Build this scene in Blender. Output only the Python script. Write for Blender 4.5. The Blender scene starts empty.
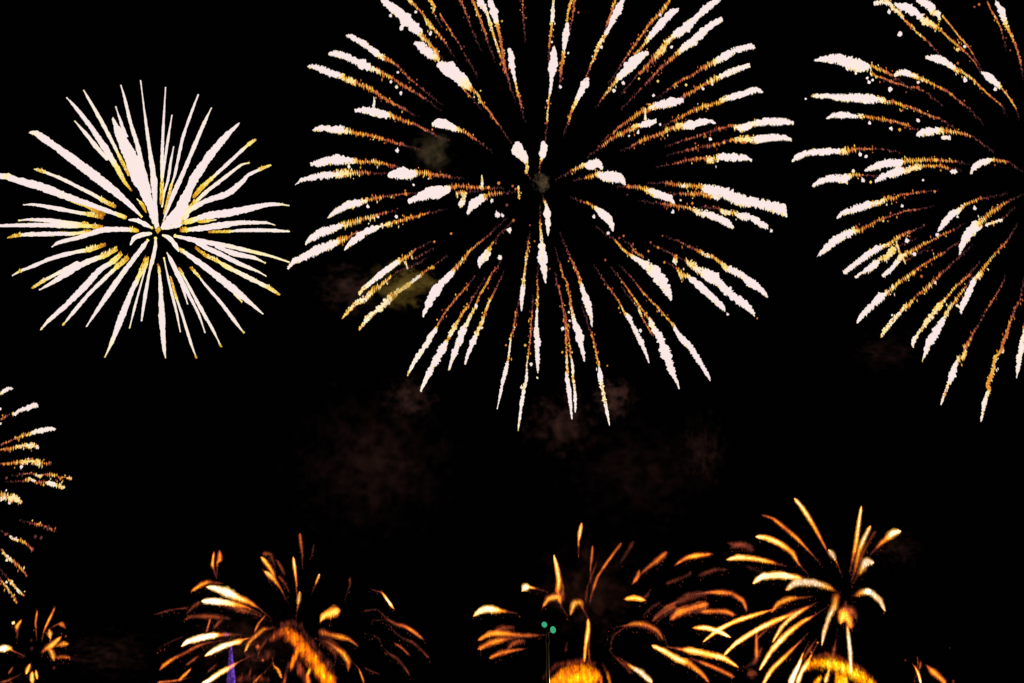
import bpy, math, random
from mathutils import Vector, Matrix
rnd = random.Random(7)
scene = bpy.context.scene
COL = scene.collection

# ------------------------------------------------------------ camera
cam_d = bpy.data.cameras.new("camera")
cam = bpy.data.objects.new("camera", cam_d)
COL.objects.link(cam)
F = 995.0                                   # focal length in pixels of the 1024 px wide frame
cam_d.sensor_width = 36.0
cam_d.lens = 36.0 * F / 1024.0
cam_d.clip_start = 0.1
cam_d.clip_end = 6000.0
PITCH = math.atan(358.5 / F)                # the horizon lies just under the frame
cam.location = (0.0, 0.0, 1.6)
cam.rotation_euler = (math.pi / 2 + PITCH, 0.0, 0.0)
scene.camera = cam

# ------------------------------------------------------------ night sky
world = bpy.data.worlds.new("World")
scene.world = world
world.use_nodes = True
wn = world.node_tree
bg = wn.nodes['Background']
bg.inputs[0].default_value = (0.55, 0.6, 1.0, 1)
bg.inputs[1].default_value = 0.00025

scene.view_settings.view_transform = 'Standard'
scene.view_settings.look = 'None'
scene.view_settings.exposure = 0
scene.view_settings.gamma = 1
scene.render.engine = 'CYCLES'
scene.cycles.use_denoising = True
scene.cycles.volume_bounces = 0
scene.cycles.max_bounces = 4
scene.cycles.transparent_max_bounces = 96
scene.cycles.volume_step_rate = 1.0

CAM_M = Matrix.Translation(cam.location) @ cam.rotation_euler.to_matrix().to_4x4()
def at(x, y, depth):
    return CAM_M @ Vector(((x - 512.0) / F * depth, (341.5 - y) / F * depth, -depth))

def srgb(r, g, b):
    def f(v):
        v /= 255.0
        return v / 12.92 if v <= 0.04045 else ((v + 0.055) / 1.055) ** 2.4
    return (f(r), f(g), f(b), 1.0)

# ------------------------------------------------------------ materials
def fire_material(name, stops, rim=0.0, thin=0.0):
    """Burning metal: the 'heat' of each spark (0..1) picks its colour, as temperature does."""
    m = bpy.data.materials.new(name)
    m.use_nodes = True
    n = m.node_tree
    n.nodes.clear()
    out = n.nodes.new('ShaderNodeOutputMaterial')
    em = n.nodes.new('ShaderNodeEmission')
    at_ = n.nodes.new('ShaderNodeAttribute')
    at_.attribute_name = 'star_heat'
    rp = n.nodes.new('ShaderNodeValToRGB')
    el = rp.color_ramp.elements
    el[0].position = 0.0
    el[0].color = (0, 0, 0, 1)
    el[1].position = stops[-1][0] / 10
    el[1].color = srgb(*stops[-1][1])
    for p, c in stops[:-1]:
        e = el.new(p / 10)
        e.color = srgb(*c)
    # the thin outer gas of a trail is cooler than its thick middle
    lw = n.nodes.new('ShaderNodeLayerWeight')
    lw.inputs[0].default_value = 0.5
    pw = n.nodes.new('ShaderNodeMath'); pw.operation = 'POWER'
    pw.inputs[1].default_value = 1.6
    ml = n.nodes.new('ShaderNodeMath'); ml.operation = 'MULTIPLY_ADD'
    ml.inputs[1].default_value = -rim
    n.links.new(lw.outputs['Facing'], pw.inputs[0])
    n.links.new(pw.outputs[0], ml.inputs[0])
    n.links.new(at_.outputs['Fac'], ml.inputs[2])
    n.links.new(ml.outputs[0], rp.inputs[0])
    n.links.new(rp.outputs[0], em.inputs[0])
    em.inputs[1].default_value = 1.0
    if thin:
        # thinly spread burning gas: it adds its light to what lies behind, most where one looks through most of it
        inv = n.nodes.new('ShaderNodeMath'); inv.operation = 'SUBTRACT'
        inv.inputs[0].default_value = 1.0
        n.links.new(lw.outputs['Facing'], inv.inputs[1])
        mu = n.nodes.new('ShaderNodeMath'); mu.operation = 'MULTIPLY'
        mu.inputs[1].default_value = thin
        n.links.new(inv.outputs[0], mu.inputs[0])
        n.links.new(mu.outputs[0], em.inputs[1])
        tr = n.nodes.new('ShaderNodeBsdfTransparent')
        mx = n.nodes.new('ShaderNodeAddShader')
        n.links.new(tr.outputs[0], mx.inputs[0])
        n.links.new(em.outputs[0], mx.inputs[1])
        n.links.new(mx.outputs[0], out.inputs[0])
    else:
        # hot metal and its dense smoke hide what lies behind, a nearly burnt-out ember does not
        mr = n.nodes.new('ShaderNodeMapRange')
        mr.inputs[1].default_value = 0.22
        mr.inputs[2].default_value = 0.42
        mr.inputs[3].default_value = 1.0
        mr.inputs[4].default_value = 0.0
        n.links.new(at_.outputs['Fac'], mr.inputs[0])
        tr = n.nodes.new('ShaderNodeBsdfTransparent')
        n.links.new(mr.outputs[0], tr.inputs[0])
        mx = n.nodes.new('ShaderNodeAddShader')
        n.links.new(tr.outputs[0], mx.inputs[0])
        n.links.new(em.outputs[0], mx.inputs[1])
        n.links.new(mx.outputs[0], out.inputs[0])
    m.cycles.emission_sampling = 'NONE'
    return m

M_SILVER = fire_material('burning_silver_stars', [
    (1, (24, 13, 14)), (2, (58, 28, 27)), (3, (122, 56, 44)), (4, (192, 98, 56)), (5, (232, 142, 50)),
    (6, (242, 188, 62)), (7, (253, 226, 136)), (8, (255, 238, 200)), (8.6, (253, 234, 224)), (9, (250, 230, 230))], 0.04)
M_LEMON = fire_material('burning_pale_gold_stars', [
    (1, (24, 13, 10)), (2, (58, 32, 16)), (3, (118, 66, 20)), (4, (176, 112, 26)), (5, (226, 162, 36)),
    (6, (248, 206, 66)), (7, (254, 232, 128)), (8, (255, 240, 204)), (8.6, (253, 235, 222)), (9, (250, 230, 230))], 0.04)
M_GOLD = fire_material('burning_gold_stars', [
    (1, (22, 10, 8)), (2, (56, 22, 16)), (3, (104, 40, 18)), (4, (168, 74, 26)), (5, (228, 116, 22)),
    (6, (248, 166, 34)), (7, (252, 200, 100)), (8, (252, 220, 176)), (8.6, (250, 218, 204)), (9, (250, 216, 214))], 0.0, 0.47)
M_AMBER = fire_material('burning_amber_fountain', [
    (1, (20, 8, 6)), (2, (58, 22, 16)), (3, (110, 38, 16)), (4, (180, 72, 12)), (5, (238, 118, 2)),
    (6, (255, 178, 4)), (7, (255, 226, 60)), (8, (255, 238, 160)), (9, (252, 232, 214))], 0.0, 0.075)
M_VIOLET = fire_material('burning_violet_jet', [
    (1, (16, 10, 24)), (3, (60, 38, 84)), (5, (96, 54, 150)), (7, (116, 68, 206)), (9, (190, 110, 190))], 0.0, 0.12)

def matte(name, col, rough=0.8, scale=3.0, var=0.3, bump=0.2):
    m = bpy.data.materials.new(name)
    m.use_nodes = True
    n = m.node_tree
    b = n.nodes['Principled BSDF']
    nz = n.nodes.new('ShaderNodeTexNoise')
    nz.inputs['Scale'].default_value = scale
    nz.inputs['Detail'].default_value = 6
    tc = n.nodes.new('ShaderNodeTexCoord')
    n.links.new(tc.outputs['Object'], nz.inputs['Vector'])
    rp = n.nodes.new('ShaderNodeValToRGB')
    rp.color_ramp.elements[0].color = tuple(c * (1 - var) for c in col) + (1,)
    rp.color_ramp.elements[1].color = tuple(min(1, c * (1 + var)) for c in col) + (1,)
    n.links.new(nz.outputs['Fac'], rp.inputs[0])
    n.links.new(rp.outputs[0], b.inputs['Base Color'])
    b.inputs['Roughness'].default_value = rough
    bp = n.nodes.new('ShaderNodeBump')
    bp.inputs['Strength'].default_value = bump
    n.links.new(nz.outputs['Fac'], bp.inputs['Height'])
    n.links.new(bp.outputs[0], b.inputs['Normal'])
    return m

def lamp_material(name, col, strength):
    m = bpy.data.materials.new(name)
    m.use_nodes = True
    n = m.node_tree
    n.nodes.clear()
    out = n.nodes.new('ShaderNodeOutputMaterial')
    em = n.nodes.new('ShaderNodeEmission')
    em.inputs[0].default_value = col
    em.inputs[1].default_value = strength
    n.links.new(em.outputs[0], out.inputs[0])
    return m

# ------------------------------------------------------------ mesh collector
UP = Vector((0, 0, 1))
class MB:
    def __init__(self, origin):
        self.v, self.f, self.h, self.o = [], [], [], Vector(origin)
    def add(self, p, heat):
        self.v.append(p - self.o)
        self.h.append(max(0.0, min(9.0, heat)) / 10.0)
        return len(self.v) - 1
    def sliver(self, p, axis, length, width, heat, fade=1.0):
        """a single drop of burning metal drawn out along its fall"""
        a = axis.normalized()
        s = a.cross(Vector((0, 1, 0)))
        s = s.normalized() if s.length > 1e-3 else Vector((1, 0, 0))
        t = a.cross(s)
        i = [self.add(p + a * length / 2, heat * fade), self.add(p - a * length / 2, heat * fade)]
        r = [self.add(p + s * width / 2, heat), self.add(p + t * width / 2, heat),
             self.add(p - s * width / 2, heat), self.add(p - t * width / 2, heat)]
        for k in range(4):
            self.f.append((i[0], r[k], r[(k + 1) % 4]))
            self.f.append((i[1], r[(k + 1) % 4], r[k]))
    def blob(self, p, r, heat, jag=0.12):
        lat, lon = 5, 8
        top = self.add(p + Vector((0, 0, r)), heat)
        rows = []
        for a in range(1, lat):
            th = math.pi * a / lat
            row = []
            for b in range(lon):
                ph = 2 * math.pi * b / lon
                q = r * (1 + rnd.uniform(-jag, jag))
                row.append(self.add(p + Vector((q * math.sin(th) * math.cos(ph), q * math.sin(th) * math.sin(ph),
                                                q * math.cos(th))), heat))
            rows.append(row)
        bot = self.add(p - Vector((0, 0, r)), heat)
        for b in range(lon):
            self.f.append((top, rows[0][b], rows[0][(b + 1) % lon]))
            self.f.append((bot, rows[-1][(b + 1) % lon], rows[-1][b]))
            for a in range(len(rows) - 1):
                self.f.append((rows[a][b], rows[a + 1][b], rows[a + 1][(b + 1) % lon], rows[a][(b + 1) % lon]))
    def tube(self, pts, rad, heat, jag, n=8, wob=0.0):
        """pts: centre points, rad: radii in metres, heat per point; ragged when jag > 0"""
        if len(pts) < 2:
            return
        rings = []
        wv = 0.0
        for k, p in enumerate(pts):
            wv = 0.35 * wv + rnd.uniform(-wob, wob)
            t = (pts[min(k + 1, len(pts) - 1)] - pts[max(k - 1, 0)])
            t = t.normalized() if t.length > 1e-6 else UP
            s = t.cross(Vector((0, 1, 0)))
            if s.length < 0.15:
                s = t.cross(UP)
            s.normalize()
            u = t.cross(s)
            if wob:
                p = p + (s * rnd.uniform(-0.5, 0.5) + u * rnd.uniform(-0.5, 0.5)) * wob * rad[k]
            ring = []
            for j in range(n):
                a = 2 * math.pi * j / n
                r = rad[k] * (1 + wv) * (1 + rnd.uniform(-jag, jag * 0.8))
                ring.append(self.add(p + (s * math.cos(a) + u * math.sin(a)) * r + t * rnd.uniform(-jag, jag) * rad[k] * 0.5,
                                     heat[k] + rnd.uniform(-0.15, 0.1)))
            rings.append(ring)
        for k in range(len(rings) - 1):
            for j in range(n):
                self.f.append((rings[k][j], rings[k][(j + 1) % n], rings[k + 1][(j + 1) % n], rings[k + 1][j]))
        for ring, end, sgn in ((rings[0], 0, 1), (rings[-1], -1, -1)):
            c = self.add(pts[end], heat[end])
            for j in range(n):
                a, b = ring[j], ring[(j + 1) % n]
                self.f.append((c, b, a) if sgn > 0 else (c, a, b))
    def build(self, name, mat, parent=None):
        me = bpy.data.meshes.new(name)
        me.from_pydata([tuple(v) for v in self.v], [], self.f)
        at_ = me.attributes.new('star_heat', 'FLOAT', 'POINT')
        at_.data.foreach_set('value', self.h)
        me.materials.append(mat)
        if mat is not M_SILVER and mat is not M_LEMON:
            me.shade_smooth()
        me.update()
        o = bpy.data.objects.new(name, me)
        COL.objects.link(o)
        if parent is not None:
            o.parent = parent
        return o

def tag(o, label, cat=None, group=None, kind=None):
    if label: o['label'] = label
    if cat: o['category'] = cat
    if group: o['group'] = group
    if kind: o['kind'] = kind
    return o

def empty(name, loc, label, cat, group=None):
    o = bpy.data.objects.new(name, None)
    o.empty_display_size = 2
    o.location = loc
    COL.objects.link(o)
    return tag(o, label, cat, group)

# ------------------------------------------------------------ ground
def ground():
    me = bpy.data.meshes.new('ground')
    R, N = 3000.0, 96
    vs, fs = [(0, 0, 0)], []
    radii = [15, 60, 160, 400, 1000, R]
    for r in radii:
        for k in range(N):
            a = 2 * math.pi * k / N
            z = 0.0 if r < 100 else rnd.uniform(-0.4, 0.1)
            vs.append((r * math.cos(a), r * math.sin(a), z))
    for k in range(N):
        fs.append((0, 1 + k, 1 + (k + 1) % N))
    for q in range(len(radii) - 1):
        a0, a1 = 1 + q * N, 1 + (q + 1) * N
        for k in range(N):
            fs.append((a0 + k, a1 + k, a1 + (k + 1) % N, a0 + (k + 1) % N))
    me.from_pydata(vs, [], fs)
    me.materials.append(matte('dark_grass_field', (0.035, 0.045, 0.02), 0.95, 0.8, 0.5, 0.6))
    o = bpy.data.objects.new('ground', me)
    COL.objects.link(o)
    o['kind'] = 'structure'
ground()

# ------------------------------------------------------------ the recorded star paths
# Each line is one star, save wide faint ones that paint glowing haze: x,y,width,heat from its tip back towards the bang, as angles seen from the camera;
# every path is laid out in depth on the shell of its burst below.
TRACES = {
'A': ('''
140.6,80.5,1.5,8.7 145.5,120,4,8.7 150,152,5,8.7 154,180,8,8.8 155,205,6,9 157,228,6,8.5
165.6,87.3,2,9 163.4,124,4,9 162,162,5,8.5 162,185,4,6.5 161,204,3,4
172,115,2,8.5 168.5,136,4,8.7 165,160,4,9 163,178,3,8.5
173.7,146.6,2,9 170.7,162,4,9 168,180,4,9 164,193,4,8.5 162,207,3,8
198.3,94.6,3,9 191,113.7,4,9 182.5,138.6,4.5,9 175,174,4,9 171.5,185,3,6 168,199,3,4.5 164,214,2,5
211.5,107.8,1.5,5 204.4,122.5,5,8.6 192.7,150,5.5,8.8 181,178,6,9 173.7,193.4,6,9 166.4,212.5,4,9 163.5,221,2,7
239,123.5,3,9 226.4,135.7,7,9 210.3,154.7,9,9 195.6,176.6,10,9 190,187.6,9,9 179.5,211,12,9 171,221,13,9 162,228.6,5,8.5
184,198,6,9 183,212,14,9 178,222,12,9 166,228,5,9
255.7,139.7,2,4 248.4,144.4,4,7 227.8,163.5,5,9 210.3,179.6,4,6.5 201.5,187.6,5,5 194,196.4,4,4
249,163,2,4 241,165,4,8 222,179.6,5,8.7 206,192,5,8.5 194,203.7,5,6.5 187,212,4,7
271,165,1.5,7 261.5,168.6,4,5 248.3,175,5,9 242.5,181.7,6,9 228,193.4,8,9 206,201,6,9 191,209.5,6,8 181,217.6,6,6
289.4,205.6,1.5,8 280.6,204.4,4,8 269,204.4,6,9 248.4,208.8,8,9 230.8,212.5,9,9 210.3,215.4,9,9 190,221,6,7 182,223,4,5
216,219.8,2,5 207,221,3.5,5.5 199,221.5,3.5,5
274.8,225,1.5,5 266,222.7,4,8.7 239.6,222.7,6,9 219,225.7,8,9 198.6,228.6,7,9 186.9,230,5,6.5 181,230.5,4,3
289.4,231.5,3,8 271.8,230.3,5,8.7 242.5,230.3,5,9 227.9,231.5,3,5.5 208.8,232,2.5,3
289.4,262.3,3,8 271.8,256.4,4,8 254.3,252,5,7.5 227.9,246,6,8.5 203,241.8,7,9 188.3,238.8,6,9 175,236,4,6
265.2,263,2,4 254.3,257.9,5,8.5 233.7,253.5,7,9 216,246,5,9
266,276,2,6 257,271,4,8 239.6,263.7,6,8.7 222,255,6,9 206,247.6,7,9 195.7,241.8,5,9
279.9,295,2,3 268.9,287.8,5,6 251.3,279,6,8.3 227.9,267.3,6,7.3 216,260,4,6 206,255.7,4,4 195.7,247.6,3,3
263,314,2.5,8 251.3,304,5,8.7 233.7,289.3,9,9 213,273,8,9 195.7,260,7,9 184,252,5,8 180,249,3,4
241.8,301.7,2,7 235,294,5,8
244,333,2,6.5 235,321.5,5,8.6 222,304,5,9 206,285.6,4,8.8 198.6,276,3,6 191,268,3,3
221.3,347,1.5,3 213,330,4,8.5 201.5,309.8,5,8.8 189.8,287.8,4,8.5 179.5,268.8,3,4
205,332.5,2,6 198.6,314,4,8.7 188.3,293.7,5,9 178,274.6,7,9 170.8,260,5,9 167,252.7,2,8
187.6,304,2,8.7 184,292,4,9 179.5,277.6,5,9
196.4,358,2,3 191,343.5,4,8.6 182.5,315.7,4,8.7 175,293.7,3,5 170.8,277.6,2,4
180.3,331.8,2,8.7 176.6,312.7,4,8.7 170.8,289.3,4,8.7 166,268,3,8.6 164,258,2,7
165.6,358,2,7.5 164,348,5,8.6 162,318.6,8,9 160.5,286.4,5,8.7 159,268.8,3,5 158,264,2,2
141.5,320.8,3,9 145,296.6,5,9 149.5,271.7,4,8.7 153,258,5.5,8.8 155.4,246,5,8.6 155.6,238,3,7
129.6,328,2,7.5 134.8,306.9,4,8.8 142,280.5,3,8.6 146.5,264,3,6 148,258,2,4
104.7,357.4,1.5,7 111.3,343.5,5,8 121.6,317,8,9 131.8,290.8,6,9 137.7,279,6,6.3 144.3,265.9,7,5.3 146,258,4,4
86.4,326.6,2,8.8 96.7,311,5,9 111.3,289.3,7,9 123,273,6,8.6 131.8,261.5,6,9 143.5,246,6,9 148,240,3,6.5
63,325,2,3 73,312.7,5,8.8 87.9,295,5,9 105.5,277.6,5,8.7 117,267,5,6 127.4,258,5,4.3
41,329.6,2,3.5 48.3,320.8,5,8.5 65.9,305.4,6,9 83.5,287.8,8,9 99.6,270,7,9 112.8,261.5,6,7 121.6,253.5,4,5
39.5,290,2.5,6 55.7,280.5,6,8.8 73,268.8,9,9 87.9,261.5,7,8.6 102.5,256.4,6,6 117,249,4,4.5
33,287.8,2,3 44,280.5,4,6 58.6,273,5,8.3 77.6,263,6,8.8
12.5,275.4,2,6 20.5,271,4,5.5 33.7,265.9,5,9 48.3,259.4,5,9 63,255,6,9 76,252,5,8.5 87.9,249.8,6,6 105.5,244.7,3,2.5
52,246.9,1.5,8.7 58.6,242.5,5,9 79,237.4,6,9 102.5,230,7,9 121.6,229.3,6,9 131,229.8,5,6.5 137.7,230.8,4,4.5
8.8,237.4,2,3 19,235.2,4,4.5 29.3,234.4,6,8.7 58.6,233.7,6,9 73,233.7,5,7.5 90.8,231.5,4,4.3
0,225.7,4,6.3 14.6,225.4,5,9 44,225,6,9 65.9,225.7,7,8.4 82,225.7,6,6.2 102.5,227,4,3.5
19,220.5,2,7 29.3,219.5,4,8.7 48.3,220.5,6,9 70.3,222.7,5,8 87.9,224,3,5
23.4,204.9,2,8.5 33.7,204.4,4,9 58.6,208.8,6,9 77.6,212.5,5,8.4 87.9,214,5,5.7 102.5,217.6,4,2.7
0,175.9,7,6.3 8.3,176.6,8,6.3 14.6,179.5,8,9 44,187.6,10,9 65.9,196.4,9,8.6 87.9,203.7,7,9 109.9,211.7,6,9 119,215,5,7 126,217.6,4,5.5
58,191.5,3,6 72,200.5,4,6 84,204.5,4.5,5.5 93,209,5,4.5 103,214,6,3
34.4,169,2,4.5 41,170.8,4,4.7 58.6,177.4,5,8.5 70.3,183,5,8.7 90.8,193.4,5,8.4 102.5,200,5,6 115.7,207,4,3.5
29.3,132.7,2.5,8.5 36.6,133.5,7.5,8.5 58.6,148.8,9,9 87.9,170.8,11,9 100,180,11,9 117,193.4,9.5,9 131.8,206.6,6,9 142,217,3,6.5
66.6,97.6,2,8.8 76,107.8,5,9 90.8,126.9,6,9 105.5,148.8,8,8.8 117,167.9,6,7 124.5,181.7,4,5.5 131.8,191,2,2.5
74.7,121,2,5 85,132.7,5,8.8 96.7,147.4,6,8.6 107,159,5,8.5
83.5,90,1.5,5 87.9,97.6,4,8.5 99.6,118,5,8.4 111.3,140,5,8.5 120,157.6,4,6.5 128.9,175,3,4
112.8,118.8,4,8.8 121.6,138.6,11,9 131.8,159,15,9 139,179.6,15,9 143,186,14,9 148.8,202,9,9 154.6,222.7,6,9
115.7,106.4,1.5,8.7 120,119.5,4,8.8 126,137,6,9
120.8,85,2,8.8 124.5,97.6,4,8.8 130.4,122.5,5,8.7 137.7,146,6,8.8 142.8,167.9,6,8.8 150,193,5,9
129,219.8,3,9 137.7,220.5,6,9 146.5,225,6,9 152,228,3,6.5
130.4,244.7,3,9 134.8,237.4,6,9 143.5,234.4,6,9 151,233.5,4,8
178.8,251.3,3,9 175,244.7,6,9 169.3,238,6,9 162.7,235,3,8
137,199,2,5 142,204,4,5 146,212,2,4
''', '''158,230,3.4,5.3'''),
'B': ('''
346.1,35.4,2.1,9 351.3,36.6,5.9,9 364.4,43.9,7.3,9 373.2,50.5,7.6,9 379.8,55.7,7.3,8 386.4,58.6,5.1,5 396.7,64.4,3.7,3 408.4,77.6,3.7,2.5 421.6,87.9,2.9,2
328.6,53.5,2.9,9 335.2,53.5,7.3,9 348.3,57.1,8.8,9 363,64.4,11,9 371.8,68.1,7.3,8 382,72.5,5.1,6 393.7,78.4,4.4,4.3 402.5,85,3.7,3.5 412.8,90.8,4.4,3.3 423,96.7,4.4,3
307.3,66.6,1.5,9 314.6,66.6,6.6,9 329.3,72.5,8.8,9 339.5,75.4,7.3,9 343.9,76.9,7.3,6.5 352,81.3,6.6,7 358.6,83.5,5.9,5 368.8,87.9,5.6,5 376.2,91.5,5.1,4.3 379.6,95.1,4.4,4.3 391.3,101.7,3.7,3.7 407.4,110.5,3.7,2.5
382,-1.5,5.9,9 387.9,4.4,8.8,9 399.6,13.2,13.2,9 408.4,22,14.6,9 417.2,29.3,11.7,9 421.6,35.2,7.3,6.5 428.9,42.5,6.6,6 437.7,52.7,8.8,6.5
414.3,43.2,2.9,9 420.1,45.4,10.3,9 428.9,52.7,11.7,9 436.2,57.1,8.8,8 438.8,58.6,8.8,6.5
438.8,64.4,7.3,9 446.1,67.4,14.6,9 457.8,76.2,14.6,9 465.2,83.5,11.7,8 472.5,89.4,6.6,6 479.8,96.7,4.4,5 480.3,100.3,4.1,5 487.6,109,3.5,4.5 494.2,118.6,3.5,4 499.4,125.2,2.2,1.7
459.3,82,2.9,8.5 465.2,90.8,2.9,4 472.5,98.1,1.8,3
407.7,-0.7,4.4,7 415.7,5.9,4.1,5 424.5,16.1,3.7,4.7 427.4,22,7.3,6.5 433.3,27.8,5.1,5.5 440.6,36.6,4.1,4.3 445,42.5,2.2,2.5
428.9,-0.7,5.9,6.5 434,5.9,5.9,6.5 433.3,12.5,2.9,6.5
440.3,14.6,3.7,5 446.1,23.4,2.9,4 453.4,35.2,3.2,3.5 459.3,43.9,1.8,2 463.7,52.7,1.5,1.5
459.3,-1.5,3.7,4 464.4,8.8,3.2,3.5 467.4,17.6,2.2,2.5 472.5,30.8,1.5,1.5
471.7,-1.5,3.7,5 476.9,10.3,3.2,6 481.3,22,3.2,4 484.9,32.2,3.2,4.3 486.4,38.1,1.8,3
478.3,-1.5,6.6,9 481.3,3.7,8.8,9 486.4,11.7,5.9,8 490.1,23.4,4.4,7 493.7,35.2,3.7,6.5 496.6,44.7,3.7,8 499.6,52.7,2.6,5 503.2,63,3.7,3 509.1,82,2.1,2
489.3,-1.5,5.9,9 493,8.8,9.5,9 495.2,16.8,7.3,9 497.4,26.4,5.1,6 500.3,38.1,4.1,5 502.5,52.7,4.1,5 505,65.9,3.2,4 507.6,77.6,2.1,2
509.1,49.1,3.7,9 511.3,55.7,8.8,9 512,65.9,7.3,9 514.2,76.2,5.1,9 515.7,83.5,3.2,7 518.6,96.7,2.6,5.5 519.1,95.9,2.6,4.5 521.3,108.3,2.1,3
522.6,-1.5,2.1,3.5 523,13.2,2.1,3 523.7,23.4,2.3,1.5
553.8,-1.5,3.7,6 553,5.9,5.1,8 552.6,14.6,5.6,8.6 551.6,26.4,3.7,6 549.8,39.5,2.9,5 549.4,48.3,2.1,4
553.8,47.6,3.7,9 553.8,54.2,8.8,9 552.7,65.9,10,9 551.6,77.6,5.9,9 550.8,87.9,5.1,9 548.9,98.1,2.1,6.5 548.4,106.1,1.8,5 547.2,116.4,3.5,8 547.2,123,1.5,5
571.4,-1.5,3.7,6 568.4,11.7,2.9,6.5 567.2,22,2.6,6
567.2,23.4,3.7,9 566.2,32.2,9.1,9 564.5,43.9,7.3,9 563.3,54.2,5.6,5.5 561.5,65.9,4.4,5 560.4,77.6,4.4,2.5
575,-1.5,2.6,3 573.5,10.3,2.6,4 571.8,22,1.8,2.5
624.4,-2.9,4.4,9 620.1,5.9,9.5,9 614.2,17.6,8.1,9 609.1,27.8,5.1,9 603.9,36.6,5.9,7 598.8,45.4,5.6,7 593.7,58.6,3.5,6 590,67.4,2.1,3 586.4,76.2,2.3,3
615.7,-1.5,2.9,6.5 612.7,8.8,3.5,5 606.9,24.9,3.7,4
587.1,79.1,7.3,9 583.4,86.4,9.5,9 579,95.2,6.6,9 575.2,103.2,4.4,7 570,114.9,3.2,4.5 567.8,124.4,1.8,2.5
669.9,-0.7,4.4,6.5 664,8.8,5.9,6 658.1,14.6,4.4,4.5 650.8,22,4.1,4.5 640.6,36.6,3.7,4 633.2,46.9,3.5,4 623,61.5,1.8,2.5
677.9,9.5,3.7,9 671.3,13.2,9.5,9 661.1,23.4,11,9 653.7,32.2,8.1,9 646.4,41,5.1,6.5 639.8,49.1,3.5,5.5 634.7,54.2,2.6,4
647.9,52.7,4.4,9 640.6,55.7,9.5,9 630.3,65.9,13.2,9 623,73.2,8.8,9 615.7,80.6,5.6,6 609.8,87.9,4.4,5.5 602.5,98.1,2.6,3.5
719.8,-0.7,4.4,9 711,4.4,8.8,9 702.2,11.7,8.1,9 696.4,17.6,6.6,9 689,24.9,11,9 678.8,32.2,10.3,9 672.8,36.6,7.3,8 665.5,43.9,8.8,6.7 661.1,51.3,8.8,7 653.7,57.1,7.3,4.5 646.4,65.9,6.6,4 639.1,73.2,4.4,3
722,19,5.9,9 713.9,23.4,7.3,9 703.7,30.8,9.5,9 694.9,39.5,10.3,9 684.6,46.9,8.1,8.6 675.9,54.2,5.1,5 674.3,56.4,5.1,5 664,64.4,4.4,3.5 655.2,73.2,4.4,3 642,87.9,2.6,2
754.2,46.1,5.9,9 746.2,46.9,7.3,9 733,51.3,8.1,9 722.7,57.1,8.8,9 712.5,63,5.9,6 702.2,68.1,4.7,4.5 690.5,76.2,2.9,3.5 683.2,79.1,3.7,4 672.9,85.7,2.9,4
749.8,65.2,4.4,9 740.3,68.1,6.6,8.6 727.1,73.2,7.3,8.6 715.4,78.4,6.6,6.5 703.7,84.2,4.4,4.7 693.4,90.8,4.7,4.3 683.2,95.9,4.1,4
763,92.3,2.1,9 756.4,89.4,6.6,9 743.2,93.7,8.1,9 730.1,97.4,6.6,9 725.9,98.8,5.9,8 718.6,101.7,5.9,5.5 714.2,103.2,4.7,4.5 702.5,106.8,5.6,5.5 689.3,112,4.1,4 673.2,120.8,4.1,3.5
682.7,100.3,5.1,9 671.7,101.7,11,9 661.5,104.6,8.8,9 654.3,106.1,8.1,8 646.9,109,5.9,5 638.1,113.4,5.1,4.5 627.9,120.8,4.7,4 619.1,126.6,3.2,3.5 613.2,132.5,3.7,4.5
655.7,120.8,4.4,9 649.1,123,8.5,9 641.1,125.2,5.1,9 636.7,125.9,5.1,7 629.4,129.5,5.6,5 620.6,133.9,5.1,5.5 614.7,136.9,4.4,5 607.4,141.3,3.7,4 601.5,146.4,3.2,2
645.2,110.5,2.2,7 645.2,120,4.1,8
715.7,123.4,2.1,9 709.8,120.8,5.1,9 699.5,122.2,8.1,9 690.8,125.2,10.3,9 682,125.2,7.3,7 674.6,126.6,6.6,6 665.9,130.3,5.9,5 664.5,132.5,5.1,5 654.3,135.4,4.7,4.2 642.5,139.8,4.4,4.2 632.3,145.7,3.2,3
793.3,123,3.7,9 786,121.5,7.3,9 774.3,121.5,8.8,9 765.5,121.5,8.8,9 753.7,123.7,7.3,8 742,128.1,8.8,8.6 730.3,125.9,2.9,3 715.7,129.5,3.7,3 699.5,135.4,3.7,3 684.9,139.8,2.9,2.5
791.1,139.8,3.7,9 784.5,137.6,6.6,9 769.9,137.6,8.5,9 759.6,139.1,8.1,9 750.8,139.1,8.8,7.5 740.6,139.8,7.3,7 728.8,140.5,3.2,3 715.7,144.2,4.4,3.5 703.9,146.4,3.7,3 686.4,150.1,3.2,2.5
751.5,160.3,2.9,9 745,157.4,6.6,9 733.2,157.4,9.5,9 721.5,156.6,8.1,9 715.7,158.8,7.3,6 708.3,159.6,8.1,7.5 703.9,158.1,3.7,4 695.2,158.8,4.1,4 686.4,160.3,3.5,3 668.8,164.7,2.1,1.5
601.5,167.6,4.4,9 597.1,163.2,10.3,9 589.8,165.4,9.5,9 585.4,164.7,5.1,7 578.8,166.9,4.7,5.5 570.8,170.6,3.2,4
625,183.7,2.9,9 620.6,177.9,10.3,9 611.8,176.4,12.5,9 603,176.4,11,9 597.1,173.5,5.1,5.5 589.8,176.4,4.7,5 585.4,177.9,3.7,4
674,203,2.9,9 668.9,197.8,8.1,9 660.1,194.9,8.8,9 652.1,192,8.8,8.6 645.5,189,5.6,6 636.7,186.4,3.7,4.5 627.2,186.1,4.1,4.5
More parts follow.
